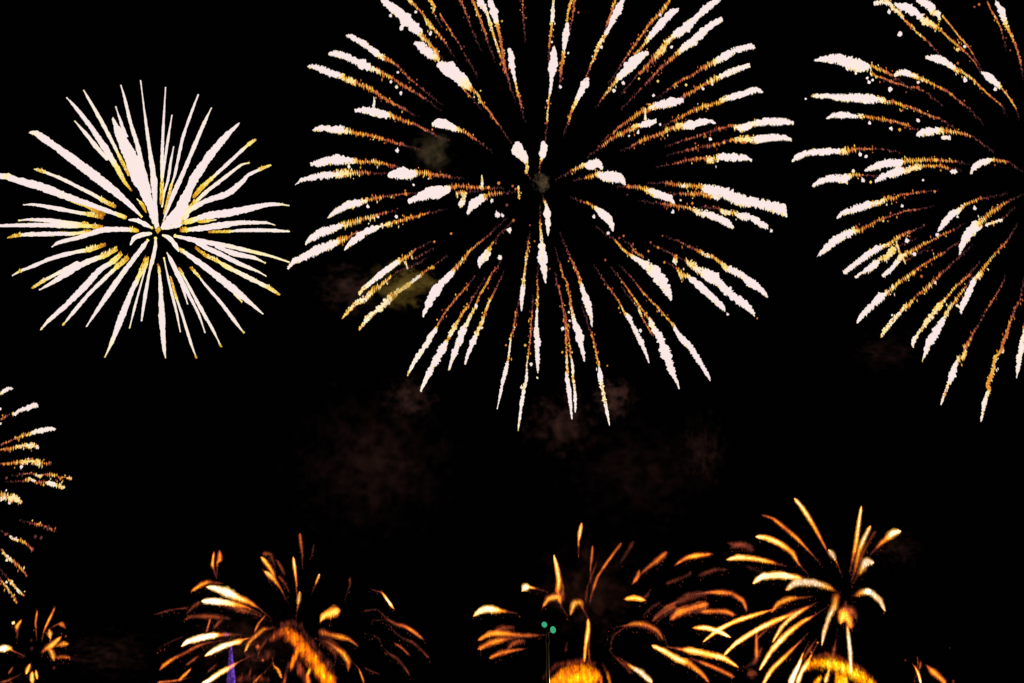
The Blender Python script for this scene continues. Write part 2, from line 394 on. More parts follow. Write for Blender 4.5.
787.4,216.6,1.2,9 781.6,209.5,13.2,9 768.4,205.2,12.5,9 753.7,202.2,11,9 737.6,199.3,14.6,9 724.4,192.7,12.5,9 714.2,190.5,12.5,9 706.9,189,8.8,9 701,186.1,5.6,6 692.2,185.4,4.4,5 683.4,186.1,5.1,6 674.6,183.9,3.5,3.5 665.9,182.9,3.7,3.5
718.6,197.8,7.3,9 709.8,194.2,5.9,6 701,193.4,5.6,5.5 689.3,193.4,4.4,5 679,193.4,3.7,3.5
733.2,227.9,2.9,9 727.4,222.7,8.8,9 717.1,217.6,8.8,9 706.9,213.9,8.8,8.6 699.5,212.5,8.1,8 692.2,208.8,4.7,6 683.4,206.6,4.1,4.5 674.6,205.2,3.5,4 662.9,203.7,4.1,4
767.7,227.1,5.1,9 761.1,223.5,8.8,9 750.8,216.9,8.8,9 742,216.1,8.1,8.6 733.2,212.5,5.1,6 724.4,212.5,5.9,8 719.3,208.8,4.1,4
766.9,295.7,3.7,9 761.1,289.8,7.3,9 750.8,282.5,9.5,9 742,275.2,8.1,9 733.2,270.8,8.1,9 725.9,267.8,8.1,7 719.3,261.2,5.1,6 711.3,256.1,3.7,5.5 705.4,254.6,5.6,8 698.1,250,4.1,3 687.8,245.9,3.2,3 680.5,242.2,2.6,2.5
754.5,314,4.4,9 745,304.4,8.8,9 733.2,296.4,10.3,9 723,286.9,10.3,9 714.2,278.1,13.2,9 705.4,273.7,11.7,8.6 698.1,269.3,10.3,8 692.2,264.9,8.8,7 686.4,261.2,5.9,6
724.4,309.6,3.7,9 718.6,303,8.1,9 709.8,294.9,8.8,9 701,286.9,9.5,9 693.7,281,7.3,9 686.4,275.2,5.1,6 680.5,273.7,7.3,6.7 676.1,267.8,2.9,4
675.4,262,6.6,9 675.4,256.1,5.1,5.5
671.5,299.8,2.1,9 667.9,292.5,8.8,9 662,282.2,14.6,9 654.7,272,13.2,9 648.8,267.6,14.6,7.6 643,263.2,7.3,8.6 635.7,258.8,5.1,8.6 629.1,254.4,4.4,5.5 626.4,252,4.4,5.5 617.6,243.2,3.5,4.5 614.7,239.6,2.2,3
643,256.6,3.2,3.5 634.2,250.7,2.9,3 630.8,244.7,2.9,3
709.8,378.8,3.7,9 704.7,370.1,5.1,9 697.4,358.3,7.3,9 690.1,346.6,7.3,9 682.7,339.3,10.3,9 676.9,332,5.9,9 672.5,323.9,3.5,6 665.2,315.9,2.6,5 662,311.5,3.2,5 651.8,301.3,2.9,4.5 643,292.5,2.9,4 638.6,286.6,2.1,3 634.2,280,2.1,2
679.1,389.1,2.2,9 677.6,383.2,3.7,9 672.5,373,8.1,9 668.1,359.8,12.5,9 663.7,348.1,11.7,9 659.3,336.4,10.3,9 652,326.1,8.8,8 650.5,321,5.9,8.6 647.4,316.6,2.9,5 638.6,304.2,2.9,5 631.3,293.9,3.2,4.5 625.4,285.2,2.3,4 618.8,276.4,1.8,2
651.8,333.5,2.9,4 643,318.8,2.1,3.5 638.6,308.6,3.7,7
649,362.7,2.1,9 646.1,353.9,4.1,9 641,342.2,7,9 635.9,332,6.6,9 631.5,323.2,4.4,9 629.8,318.8,7.3,9 623.9,311.5,4.4,6 618.8,301.3,2.9,4.5 613.7,293.9,2.3,4 607.8,285.9,2.1,3 604.2,280.8,1.8,2
592.1,326.9,1.8,9 590.6,314.4,7.3,9 586.2,299.8,8.8,9 582.6,289.5,5.9,9 579.6,280,4.1,5 576,269,2.9,4.5 570.1,257.3,2.3,3.5
609.6,425.8,1.5,8.6 607.2,412.6,4.4,8.8 604.2,398,6.6,7.4 601.3,383.3,6.6,8 599.8,371.6,5.6,9 598.4,363.6,2.6,6 595.4,349.6,2.3,4 592.5,336.5,2.2,4 591.4,333.5,2.3,4
584.4,361.4,2.2,9 583,352.6,5.1,9 578.6,337.9,8.8,9 580.4,337.9,9.1,9 576,326.2,8.1,9 573,315.9,5.1,8 570.8,304.2,2.9,5 567.2,283.7,2.6,4.5 562.8,274.9,2.3,4 559.9,264.6,2.1,3
572,419.2,2.2,9 570.5,405.3,5.1,9 569.1,390.7,5.9,9 566.9,377.5,5.6,8.6 567.6,370.2,5.1,5.5 566.9,364.3,3.7,8 566.6,349.6,2.1,4 566.1,335,2.1,4.5 565.7,329.1,2.3,4 562.8,308.6,2.1,3.5 560.6,293.9,2.1,3 557.7,285.2,2.6,4
575.4,412.6,1.8,8 575.4,403.8,4.4,9 574.5,387.7,4.7,8 573,377.5,3.7,6 572.7,366.5,4.4,8.6 570.5,354,2.1,5 569.1,339.4,2.1,4 565.7,315.9,1.8,3.5
537.9,373.1,1.8,9 537.6,361.4,5.9,9 536.8,343.8,7.3,9 537.9,343.7,9.1,9 536.4,332,5.9,9 536.7,315.9,4.1,9 537.6,302.7,2.6,6 537.6,288.1,2.1,4.5 537.3,279.3,1.8,3
518,430.9,2.1,8 519.9,417,4.1,8.6 521.8,402.4,5.6,9 524.3,387.7,5.9,8 526.5,378.9,4.4,8.6 526.9,364.3,2.9,7.3 528.7,352.6,2.1,4 529.8,343.7,2.1,4 531.3,323.2,1.8,4 532,311.5,1.5,3
497.2,409,2.1,9 500.1,395.1,3.2,9 503,380.4,4.7,9 506.3,368,5.6,9 508.2,359.9,3.5,5 509.6,348.2,2.9,8.6 511.1,336.5,2.2,4.7 513,330.6,2.1,4 516.6,311.5,1.5,3
465,364.3,2.3,9 467.9,354,5.6,9 473,342.3,6.6,9 472,343.7,8.8,9 477.1,332,5.6,7 481.5,323.2,4.4,7 485.2,313,3.2,4.5 488.1,304.2,3.5,7 492.5,295.4,2.6,3 498.3,283.7,2.1,2
448.8,370.2,2.3,9 452.5,358.4,5.9,9 456.9,346.7,8.8,9 461.3,336.5,8.1,9 461,333.5,8.1,9 466.1,324.7,7.3,8 469.8,317.4,6.6,7.3 475.6,305.7,2.9,5 479.3,295.4,2.6,4.5 485.9,285.2,3.5,4.5 491.7,273.4,2.9,3.5 496.9,267.6,1.8,2
420.7,390.7,3.7,8.6 426.9,377.5,5.9,8.6 432.7,365.8,8.8,9 438.6,355.5,9.5,9 443.7,346.7,8.8,9 448.1,338.7,5.1,5 448.9,336.4,5.9,8 454,327.6,7.3,7 459.2,318.8,3.7,4.5 466.5,307.1,3.5,4.5 467.6,307.1,2.9,3.7 473.4,296.9,2.3,3
407.8,375.3,2.3,6 413.7,362.8,5.6,8.6 422.5,349.6,6.6,8.6 429.8,339.4,5.9,8.6 429.1,337.9,6.6,8.6 434.3,332,5.9,9 437.2,326.2,2.9,4 444.5,313,2.9,4.2 454.8,299.8,2.9,4 466.5,286.6,2.3,3.5 469,283.7,1.8,2.5
423.3,315.2,3.7,9 426.9,307.1,5.9,9 432.8,295.4,11,9 440.1,285.2,10.3,9 448.9,276.4,7.3,9 454.8,269,5.6,5 460.6,261.7,5.6,6 466.5,255.1,4.4,5 467.1,253.5,4.1,5 473,247.6,2.9,4 484.7,238.1,2.2,3
358.8,329.8,1.5,7 362.5,325.4,4.4,7 368.3,317.4,7.3,8 375.7,311.5,5.1,8 383,305.7,8.8,8 391.8,295.4,8.8,6.7 400.6,289.5,4.4,7 409.4,283.7,5.1,7 416.7,277.8,4.4,8.6 422.5,273.4,3.7,4.7 432.8,266.1,3.2,4.5
342,318.8,1.8,7 347.8,311.5,5.1,7.2 356.6,302.7,6.6,7.5 365.4,298.3,7.3,8 372.7,291,6.6,5.5 380.1,285.9,5.9,6.7 390.3,276.4,4.4,5
358.8,293.9,3.7,7 363.9,288.1,5.9,7.3 372.7,280.8,5.1,8.6 381.5,273.4,8.8,9 391.8,266.1,7.3,8.6 402,258.8,5.1,4.7 412.3,252.9,4.4,4.7 414.4,249.8,3.2,3
405.7,261.7,2.1,6.5 407.6,269,2.9,8
411.1,252.2,2.1,6.5 412.3,259.5,2.6,8
287.3,268.9,2.2,9 294.6,260.8,6.6,9 304.9,256.4,8.1,9 315.2,250.6,10.3,9 325.4,246.9,9.5,9 334.2,243.2,8.8,8.6 341.5,239.6,6.6,5.5 350.3,235.9,3.7,4 357.6,231.5,3.2,3.5
344.4,249.8,2.2,9 350.3,243.2,7.3,9 359.1,236.6,8.8,9 367.9,230.8,8.8,9 378.1,227.1,5.6,8.3 385.5,224.9,4.7,7 394.3,222,4.7,5.5 404.5,219.1,4.4,5 411.8,217.6,3.7,4.7 419.2,215.4,4.4,4.7 426.5,213.2,2.9,3
305.6,244,2.2,9 309.3,239.6,6.6,9 319.5,233,9.5,9 331.3,229.3,8.8,9 340.1,225.7,7.3,9 345.9,224.2,6.6,6 356.2,221.3,7.3,6.7 363.5,218.3,4.1,3.7 371.5,217.6,7.3,6.7 378.1,214.7,4.4,4 386.9,212.5,2.9,3
327.6,218,1.8,9 334.2,212.5,6.6,9 345.9,205.9,8.8,9 356.2,203,8.8,9 362.8,201.5,6.6,8 369.4,199.3,3.2,4 375.9,197.8,5.9,5.5 385.5,196.1,2.9,3 397.2,194.9,2.9,3 407.4,193,3.7,3.5
295.1,185.1,1.5,9 302,179.5,4.4,9 313.7,177.3,7,9 325.4,175.1,8.1,9 334.2,174.4,8.8,8.2 343,173.7,8.8,7.3 351.8,172.2,7.3,6 362,172.2,4.7,4.3 370.8,172.2,4.1,3
310.8,164,3.7,9 318.1,163.2,7.3,9 329.8,160.3,9.5,9 338.6,159.6,11,9 348.8,160.3,8.1,9 356.2,161,5.6,6.5 366.4,161.8,4.7,5.5 375.2,161.8,4.7,5.5 385.5,164,4.1,4.5 395.7,165.9,2.9,4
348.8,167.6,4.1,8.6 348.8,163.2,4.4,8
312.5,130.3,1.8,9 319.5,128.1,6.6,9 329.8,128.8,7.3,9 340.1,129.5,10,9 343.7,130.3,8.8,9 348.8,130.3,5.9,6 356.2,132.5,5.1,5.5 367.9,134.7,4.4,5 376.7,136.9,4.1,5 388.4,140.5,3.7,4 403,144.2,3.7,2.5
355.4,110.5,3.7,9 363.5,109.8,7.3,9 372.3,111.2,9.5,9 382.5,114.2,8.5,9 389.9,115.6,7.3,6.5 397.2,117.8,4.7,4.5 407.4,121.5,4.7,4.5 419.2,125.9,3.7,3.5 423.2,128.8,3.2,3 432,132.5,3.2,2.5
373.7,96.6,1.2,8.5 374.5,101.7,3.7,9 373.7,106.1,4.4,9
389.1,175,5.9,9 397.2,173.5,10.3,9 406,173.5,13.2,9 413.3,174.2,8.8,9 417.7,172,5.9,5.5 426.5,173.5,5.1,5.7 427.6,173.5,5.9,5 437.8,174.2,4.1,4 449.5,176.4,3.7,3
432.7,124.4,4.4,9 437.8,123,9.5,9 446.6,124.4,10.3,9 453.9,128.1,7.3,8.6 459.8,129.5,4.7,5.5 468.6,133.9,4.1,4.5 476.6,139.8,3.7,4
409.6,200.8,5.9,9 418.8,197.1,8.1,9 429,192.7,12.5,9 439.3,192,13.2,9 445.2,190.5,8.8,8.6 451,186.8,5.6,5 461.3,186.1,4.7,4.5 474.4,187.3,3.8,4 483.2,187.6,4.4,4.7
467.6,213.2,3.7,9 471.5,205.9,9.5,9 478.8,200,11,9 483.2,197.1,6.6,9 486.2,194.9,4.4,5 495,193.4,4.7,5 501.5,193.1,3.7,3
460.5,205.2,6.6,8.6 463.5,199.3,8.1,8 464.2,192,5.1,6.5 456.9,192.7,5.1,6
479.6,266.7,3.7,9 480.3,260.8,8.1,9 486.2,255,9.5,8.6 489.8,247.6,4.1,5.5 493.5,241.8,2.9,4.5
548,234.4,2.9,9 548,224.2,6.6,9 547.7,213.9,8.1,9 546.2,205.2,4.4,8.6 544,200,2.2,4
545.2,281.5,2.9,9 544.5,272,7.3,9 542.3,257.3,11.7,9 542.6,256.4,11,9 541.8,243.2,6.6,8.3 540.8,231.5,4.1,6.5 539.9,219.8,2.1,3.5
521.5,310.8,1.8,9 521.8,298.3,6.6,9 523.2,286.6,6.6,9 523.2,280.8,4.4,6.7 524.7,272,2.9,7.3 526.9,252.9,2.6,6 527.2,252,2.3,5 528.4,240.3,1.5,3
612.9,230.8,2.2,9 611,222.7,8.8,9 604.4,215.4,11,9 598.6,210.3,6.6,9 594.2,206.6,4.1,5.5 588.3,203,3.7,4.7 583.2,201.5,2.2,3
517.7,144.9,7.3,9 518.4,151.5,13.2,9 523.5,157.4,10.3,9 526.4,161.8,6.6,7.3 527.2,167.6,5.9,7 525.7,173.5,2.2,6
543.3,142.7,7.3,9 543.6,148.6,9.5,9 542.6,155.9,7.3,9 540.8,160.3,2.9,5.5 539.6,166.2,1.5,3
481.8,175.1,1.5,7 482.1,181,4.4,8.6 481.8,188.3,4.1,6
518.4,186.8,2.6,7 518.7,197.8,2.3,6.5
''', '''390.4,15.8,1.8,9 401.1,28.6,2.6,9 415.6,12,1.8,9 430.4,33.7,2.2,9 397.8,72.5,1.5,9 390.8,81.7,1.9,9 396.4,87.2,1.9,8 400.8,93,1.9,9 409.9,87.9,1.3,4 412.1,91.5,1.3,4 397.2,150.8,2.3,9 413.7,184.9,1.5,9 367.9,206.6,1.9,9 396.2,216.6,2.1,9 378.1,216.9,1.3,9 391.3,197.4,1,7 397.2,208.8,0.9,2 492,200.5,2.1,9 497.4,215.1,3.2,9 502.6,215.8,1.8,9 509.2,229.8,2.9,8.6 500.1,257.9,2.6,8.6 451,233.7,1.3,5 434.2,241.8,1.3,5 529.8,225.4,1,3 534.5,241.3,1,4 498.6,183.2,1.8,5 506.7,205.2,1.9,2 427.6,213.2,1.5,3 513.3,220.5,1.6,4 512.5,186.1,1.3,4 488.4,187.6,1.8,6 515.5,189,1.3,4 623.3,82.8,2.1,9 613.8,90.5,2.1,9 653.5,95.5,1.6,9 638.8,78.7,1.3,7 657.8,81.3,1.5,7 671.6,46.9,1.9,9 660,14.4,1.8,9 601.5,47.2,1.8,9 578.3,12.5,1.2,4 620.8,65.9,1.2,2.5 646.4,82.8,1.2,2.5 624.4,92.3,1.3,2.5 667.7,89.4,1.2,4 673.5,85.7,1.3,4 682.7,79.1,1.2,4.5 686,85,1.6,7 695.6,43.9,2.1,9 703,88.9,1.5,9 712.5,84.5,1.3,9 638.1,132.5,1.9,9 629.1,135.8,1.3,9 653.5,95.6,1.5,9 614,91.2,1.8,9 660.1,124.4,1.5,9 632.3,145.4,1.5,3 598.6,146.4,1.3,2.5 710.5,139.1,1.9,8.6 686.4,139.1,1.2,3 695.2,143.5,1.2,3 700.3,135.4,1.3,3 723,128.1,1.3,3 730.3,125.2,1.3,3.5 723.7,142.7,1.5,6 677.6,142.7,1.2,2.5 686.4,150.1,1.3,3 593.8,216.9,2.1,9 608.1,233,1.9,9 672.9,212.2,1.9,9 680.6,200.3,1.2,8 605.2,260.1,1.2,3 635.9,259.6,2.3,9 683.3,186.1,2.1,8.6 623.5,235.9,1.3,4 650.6,242.5,1,4 648.4,251.3,1.2,5 657.9,247.6,1.5,5 662.3,235.9,1,3 619.1,238.1,1.2,3 664.5,262.3,1.2,4 627.2,194.9,1,2 672.7,212.2,1.8,9 771.3,230.8,1.9,9 680.5,200.3,1.2,5 692.2,203.4,1.5,5 705.4,205.9,1.2,3 713.5,206.6,1,4 499.8,257.3,2.8,8.6 476.4,306,2.3,9 482.5,321.8,1.8,9 481.5,327.6,1.8,8.6 514.4,327.2,1.3,9 562.8,328.4,2.1,9 569.7,320.6,1.5,9 568.9,312.3,1.3,8 525.4,345.5,1.2,6 505.7,345.2,0.9,5 474.2,276.4,0.9,2 501.3,277.1,0.9,2 549.6,269,1,3 640.3,330.6,1.9,9 605.2,260,1.2,3 664.2,262.5,1.2,5 673.7,261,2.1,8 525,345.3,1.3,7 506,345.3,0.9,5 531,364.3,2.1,8.6 537.3,377.9,1.2,8 562.2,352.3,1.2,6 607.2,365.8,0.9,5 521.5,387.7,1.8,8 640.3,330.5,1.8,9 727.8,314.4,1.5,9 757.1,318.5,0.9,5 551.9,42,1.3,9 568.1,53,1.3,9 560.4,86.9,1.8,9 480.5,90.8,0.9,7 501.8,21.2,1.2,6'''),
'C': ('''
814,60.7,1.6,9 820.5,59.2,5.3,9 829.8,58.6,9.4,9 839.2,58.6,12.3,9 848.6,63.3,14.6,8.7 856.8,65.6,13.5,8.7 865,66.8,11.7,9 870.9,65.6,4.7,5.5 876.7,68,4.7,6 883.8,70.3,4.5,4.5 892,75,4.1,4.3
870.9,73.2,4.7,6 879.1,76.8,4.1,5 889.6,80.5,3.5,4 907.2,86.4,2.3,2.5 916.9,87.6,3.5,3 926.3,92.3,2.9,2
894.3,75,3.5,9 900.2,72.7,7,9 907.2,72.7,7,9 912.2,75.3,5.9,8 919.2,77.6,4.7,6 927.4,81.1,3.8,5 939.2,87,3.5,4 950.9,93.4,4.1,4.5 955.6,98.1,2.1,3 962.6,103.4,3.5,3 967.3,106.3,1.8,1.5
874.4,3.5,4.7,8.6 880.2,1.8,5.9,8 888.4,2.3,7,8 893.1,8.2,5.9,7.6 899,12.9,5.9,7.6 904.8,19.9,4.7,4.7 912.2,25.8,3.8,4.5 916.3,31.6,3.5,6 927.4,41,3.5,2.5 933.3,46.9,2.6,3
895.5,4.1,2.9,9 902.5,7,9.4,9 906.3,7,11.7,9 913.4,11.7,9.4,9 918.1,14.1,7,9 922.8,19.9,10.5,7.6 929.8,23.4,7,7 935.1,27,5.9,7 939.2,28.1,4.1,4.7 947.4,36.3,4.5,5 954.4,42.2,4.5,5 960.3,46.9,4.1,4.5 967.3,53.9,2.9,3.5 976.7,64.5,2.6,3.5
916.9,-1.2,4.7,9 923.9,2.3,10.5,9 931,7,9.4,9 932.1,12.9,5.9,7 938,12.9,7,8.6 939.2,19.9,4.7,7
942.7,16.4,3.5,5 948.5,22.3,3.8,5 954.4,30.5,3.8,5 961.4,38.7,3.5,4.6 968.5,46.9,3.5,4.5 973.1,53.9,2.8,3.5
926.3,57.4,3.5,9 933.3,58,8.8,9 941.5,59.8,10,9 948.5,63.9,7,9 954.4,68.6,5.9,6.7 961.4,71.5,5.3,6 969.6,76.2,4.1,6 976.7,82.9,3.8,5 983.7,89.9,3.8,4.5 990.7,96.4,3.5,4 996.6,101.1,2.6,4 1002.4,106.3,2.3,3.5
981.9,72.7,2.9,9 987.2,75,7,9 988.4,77,8.8,9 994.2,81.7,7,9 997.8,84.6,7,8.6 1001.3,87.6,4.1,5.7 1007.1,94.6,3.8,5.7 1011.8,101.6,3.3,4.7 1015.9,108.1,2.1,3.7
996.6,2.3,4.1,9 1001.3,10.5,8.2,9 1003.6,17.6,7,8.6 1006,24.6,5.9,6.7 1009.5,31.6,3.5,5.7 1014.2,42.2,2.6,4.7 1018.3,53.9,2.1,4 1021.2,65.6,2.6,3.5
987.8,2.3,4.7,3.5 990.7,9.4,3.3,3 996.6,18.8,4.1,5 1001.3,29.3,2.6,4
811.7,95.8,2.1,6 818.1,95.8,5.9,8.7 828.7,95.8,5.3,8.7 838,97.5,8.2,9 848.6,97.5,9.4,9 860.3,98.1,10.5,9 869.7,99.3,12.3,9 877.9,98.7,8.2,8 886.1,101.1,5.9,6.5 892,101.1,4.7,5.3 902.5,105.2,4.7,5 909.9,106.3,3.3,4 915.7,109.3,4.5,4.5 925.1,113.4,3.8,4.5 934.5,116.9,3.3,4 940.3,118.6,2.1,2.5
826.3,118.6,1.8,9 833.4,115.1,5.9,9 840.4,115.1,7.6,9 848.6,115.1,7.6,9 854.5,116.3,4.1,9 860.3,115.7,4.9,7 866.2,116.3,4.7,5.7 874.4,117.5,4.7,4.7 883.8,119.2,4.5,4.7 895.5,121.6,4.5,4.7 904.8,123.9,3.8,4.5 909.9,126.3,2.6,3
916.9,135.6,2.3,9 921.6,132.1,8.8,9 931,130.9,9.4,9 938,130.4,8.2,9 943.8,130.4,5.9,6 950.9,130.9,5.3,5.7 957.9,132.1,4.9,5 967.3,135,3.5,4 973.1,136.6,1.8,2
942.7,137.4,4.5,8.6 949.7,137.4,4.9,8.6
792.9,160.5,2.9,9 798.2,156.4,7,9 807.6,152.9,7,9 817,151.7,7.6,9 826.3,151.7,7.6,9 833.4,150.5,6.4,9 840.4,151.7,7,7.6 846.3,150.5,6.4,6 852.1,149.4,4.5,5 862.7,148.8,3.3,4 875.6,148.8,2.6,2 887.3,149.4,1.8,1.5
812.3,186.3,2.3,9 818.1,182.2,7,9 827.5,178.7,7,9 836.9,178.1,8.2,9 846.3,178.7,10.5,9 850.9,175.2,5.9,6.7 858,174.6,4.5,5.7 863.8,175.2,2.3,3
865,170.5,2.3,9 870.9,168.1,5.9,9 879.1,165.2,9.4,9 888.4,162.9,9.4,9 897.8,162.9,9.4,9 903.7,161.1,4.9,6 914.5,159.9,5.3,6 922.8,159.9,4.9,5.7 932.1,159.3,4.7,5 941.5,160.5,3.8,4.5 955.6,161.1,3.3,3.5
875.6,181,3.5,9 882.6,176.3,7,9 890.8,174,8.2,9 899,170.5,10.5,9 904.8,171.1,7,7.6 914.5,167.5,7,7.5 921.6,166.4,4.5,5.7 929.8,165.8,3.5,5 939.2,165.8,3.3,4.5 947.9,167.5,4.1,3.5
970.8,173.4,2.9,9 974.3,167,7,9 980.2,163.4,8.2,9 986,161.1,7,9 990.7,159.9,4.7,8.6 996.6,159.7,3.5,5 1004.8,160.9,3.8,4.5 1009.5,161.7,1.4,2
836.9,218.5,2.3,9 841.6,213.8,5.3,9 849.8,210.3,7,9 858,208,8.8,9 865,205.6,8.2,9 872,203.3,7,8.2 879.1,202.1,7,8 886.1,198.6,4.9,5.7 894.3,197.4,4.5,5 901.3,194.5,2.9,4 909.9,193.9,2.9,3.5 925.1,191.3,2.6,2.5
816.8,256.8,0.9,9 820.5,253.3,4.1,9 827.6,246.9,8.2,9 835.8,239.8,8.8,9 844,235.2,8.8,9 851,232.2,9.4,9 855.7,229.3,5.9,6 861.6,229.3,5.9,4.5 873.3,222.3,3.5,4 882.7,218.8,3.5,4 892,215.2,2.1,3 899.1,212.9,2.1,3 908.4,210.3,1.8,3.5 914.3,209.6,2.1,3.5
844,272.7,4.7,9 849.8,268,5.9,9 859.2,260.9,6.4,9 868.6,253.9,7.6,9 878,248,7.6,9 883.8,245.7,5.3,7.3 889.7,243.4,4.7,6.7 895.6,238.7,5.3,6 901.4,235.2,2.9,4 908.4,232.2,3.5,4 915.5,229.3,1.8,2
855.7,277.3,4.1,9 861.6,272.7,2.9,8.6 868.6,269.1,8.2,9 874.5,264.5,8.2,8.7 881.5,258.6,4.7,6.7 887.3,256.3,7,7 894.4,248,9.4,7
882.7,276.2,3.5,9 888.5,271.5,5.9,9 893.2,266.8,5.3,9 897.9,260.9,7,8 901.4,256.3,7,7.5 908.4,252.7,4.7,6 915.5,249.2,4.7,5 923.7,243.9,2.9,5 931,241,2.6,4.5 942.7,234,2.9,4 950.9,231.1,1.8,2.5
896.7,244.5,7,6.8 899.1,250.4,7,6.8 904.9,260.9,5.9,6.5
938,231.6,2.3,9 942.7,225.2,5.9,9 947.4,218.8,8.2,9 953.2,212.9,7,9 957.9,211.1,5.9,8 962.6,206.4,3.5,6 967.3,203.5,2.9,4.5 973.1,200.9,3.3,4.5 981.3,198,3.3,4.5 984.9,198,1.4,2
959.1,255.1,1.4,9 961.4,246.9,5.9,9 966.1,237.5,10,9 972,230.5,11.7,9 976.7,225.8,10.5,9 980.2,221.1,5.9,6.5 986,216.4,4.7,6 993.1,210.5,5.3,4.7 1001.9,204.7,3.8,4.5 1009.5,200.6,2.6,2.5
986,225.2,3.8,8.7 993.1,222.3,2.8,6.5 1001.3,219.9,3.3,8.7
857,322.7,2.3,9 861.6,315.7,6.4,9 868.7,308.7,7.6,9 875.7,301.6,8.8,9 881.6,295.8,9.4,9 887.4,292.3,5.6,6.7 895.6,285.2,4.7,6.5 902.7,279.4,3.8,4.7 910.9,274.1,4.5,6 916.9,269.1,3.5,4.5 927.4,262.1,2.9,4.5 943.8,252.2,3.3,3.5
881,337.4,1.8,7 883.9,330.9,5.9,7.5 890.9,322.7,5.9,8 899.1,313.4,5.3,8 905,306.3,5.3,7 909.7,304,4.5,6.5 916.7,295.2,2.3,2.5 926.1,288.8,5.9,5.5 934.3,280.5,4.1,4 940.2,274.7,3.5,3.5 939.2,275,3.3,3.5 946.2,269.1,3.3,3 953.2,262.1,1.8,2
912.8,346.2,2.9,8.6 913.4,340.3,5.9,8.6 920.4,330.9,4.1,7.6 927.4,320.4,7,7.3 933.3,313.4,7,7.5 938,307.5,8.2,7 942.7,301.6,3.5,7 948.5,295.2,3.5,5.7 954.4,287.6,3.3,5 961.4,281.7,3,4.5 969.6,274.7,2.6,3.5
922.2,361.4,1.2,8 925.1,353.2,4.7,8.7 927.4,346.2,8.2,9 929.8,341.5,9.4,9 935.6,332.1,10,9 941.5,322.7,8.2,9 945,315.7,4.1,7 948.5,308.7,5.3,6.7 953.2,302.8,4.5,6 961.4,292.3,3.3,5.5 966.1,286.4,2.3,3.5
960.8,312.2,2.9,9 962.6,305.2,5.9,9 967.3,295.8,7,9 972,285.2,6.4,9 974.3,279.4,5.3,7.6 980.2,273.5,5.9,6.5 989.6,259.8,3.3,5.7 997.8,250.4,2.9,4 1007.1,241,2.9,3
956.7,305.2,3,8.8 960.8,308.1,3,9
940.9,404.8,2.1,8.6 944.4,394.2,4.7,8 947.9,384.8,4.5,7.3 952,375.5,9.4,9 954.4,367.3,6.4,8.6 958.5,359.1,5.3,6.7 963.8,356.7,5.9,7 964.9,348.5,8.2,5.7 967.9,342.7,4.7,4.5 973.1,333.3,2.9,3 979,323.9,2.3,1.8 987.2,308.7,1.6,2 991.9,301.6,2.1,3.5 996,294.6,1.6,3 1001.9,285.2,2.3,2.5
980.8,421.8,2.1,8.6 982.5,413,4.1,8 984.3,403.6,5.3,8.6 986.6,395.4,4.7,8 989,389.5,5.9,6 987.2,384.8,5.9,6 990.7,376.6,6.4,6 993.7,367.3,4.7,6.5 994.8,357.9,4.5,6.5 1001.3,350.9,6.4,5.5 1002.4,345,4.7,4 1007.1,333.3,4.5,5 1010.1,322.7,2.3,4 1013.6,312.2,2.6,3 1020,299.3,1.9,2
1016.5,378.4,1.6,8.7 1018.3,366.1,5.3,8.7 1019.4,355.5,7,8.6 1022.4,347.3,8.2,8.6 1021.2,345,5.9,8.7 1023.5,335.6,4.7,8 1024.2,326.3,2.3,5
''', '''899.6,33.8,2.8,9 889.3,12.1,2.1,9 855.9,73.2,1.6,8 867.3,78,1.6,9 872.4,80,1.6,9 869.1,82.3,2.1,9 805.8,98.8,1.2,9 890.2,89.3,2.6,9 869.7,123.3,1.8,9 891,128.4,2,9 899.6,129.8,1.8,6 906,92.3,1.2,2 918.3,82.3,1.8,9 918.1,120.6,2.1,9 965.2,80,2.6,9 995.4,89.3,2.1,8.6 918.1,87.6,1.9,3.5 860.3,154.6,2.1,9 865.9,156.2,2,9 863.2,180.4,2.3,9 870.6,182.2,1.6,7 853.3,171.1,1.9,8.6 952.3,171.6,2.6,9 955.1,171.2,2.6,9 923.1,180.2,1.3,9 974.7,208.3,2,9 957.6,216.8,1.4,9 908.7,210.3,1.4,4 914.8,210,1.4,4 920.1,168.7,1.4,9 934.7,191.6,1.5,5 994.8,165.2,1.1,3 902.3,206.2,1.6,9 907,241,2.6,9 914.3,254.1,2.3,9 909,232.2,2.1,4 923.7,225.2,1.4,2 883.2,221.1,1.2,7 937.2,234.9,2.1,9 932.1,250.4,0.9,3 927.4,251,0.8,2.5 892.1,315.1,1.2,8.6 934.9,282.3,1.8,8.6 921.4,276.4,1.6,4 964.7,46.6,1.8,8.6 979,4.5,1.6,4 974.3,7,1.4,2.5 957.3,49.8,2.1,7 957.7,63.3,1.4,4 1010.1,50.4,1.1,2.5 1006,38.1,1.2,2 1001.9,351.4,2.6,8.6'''),
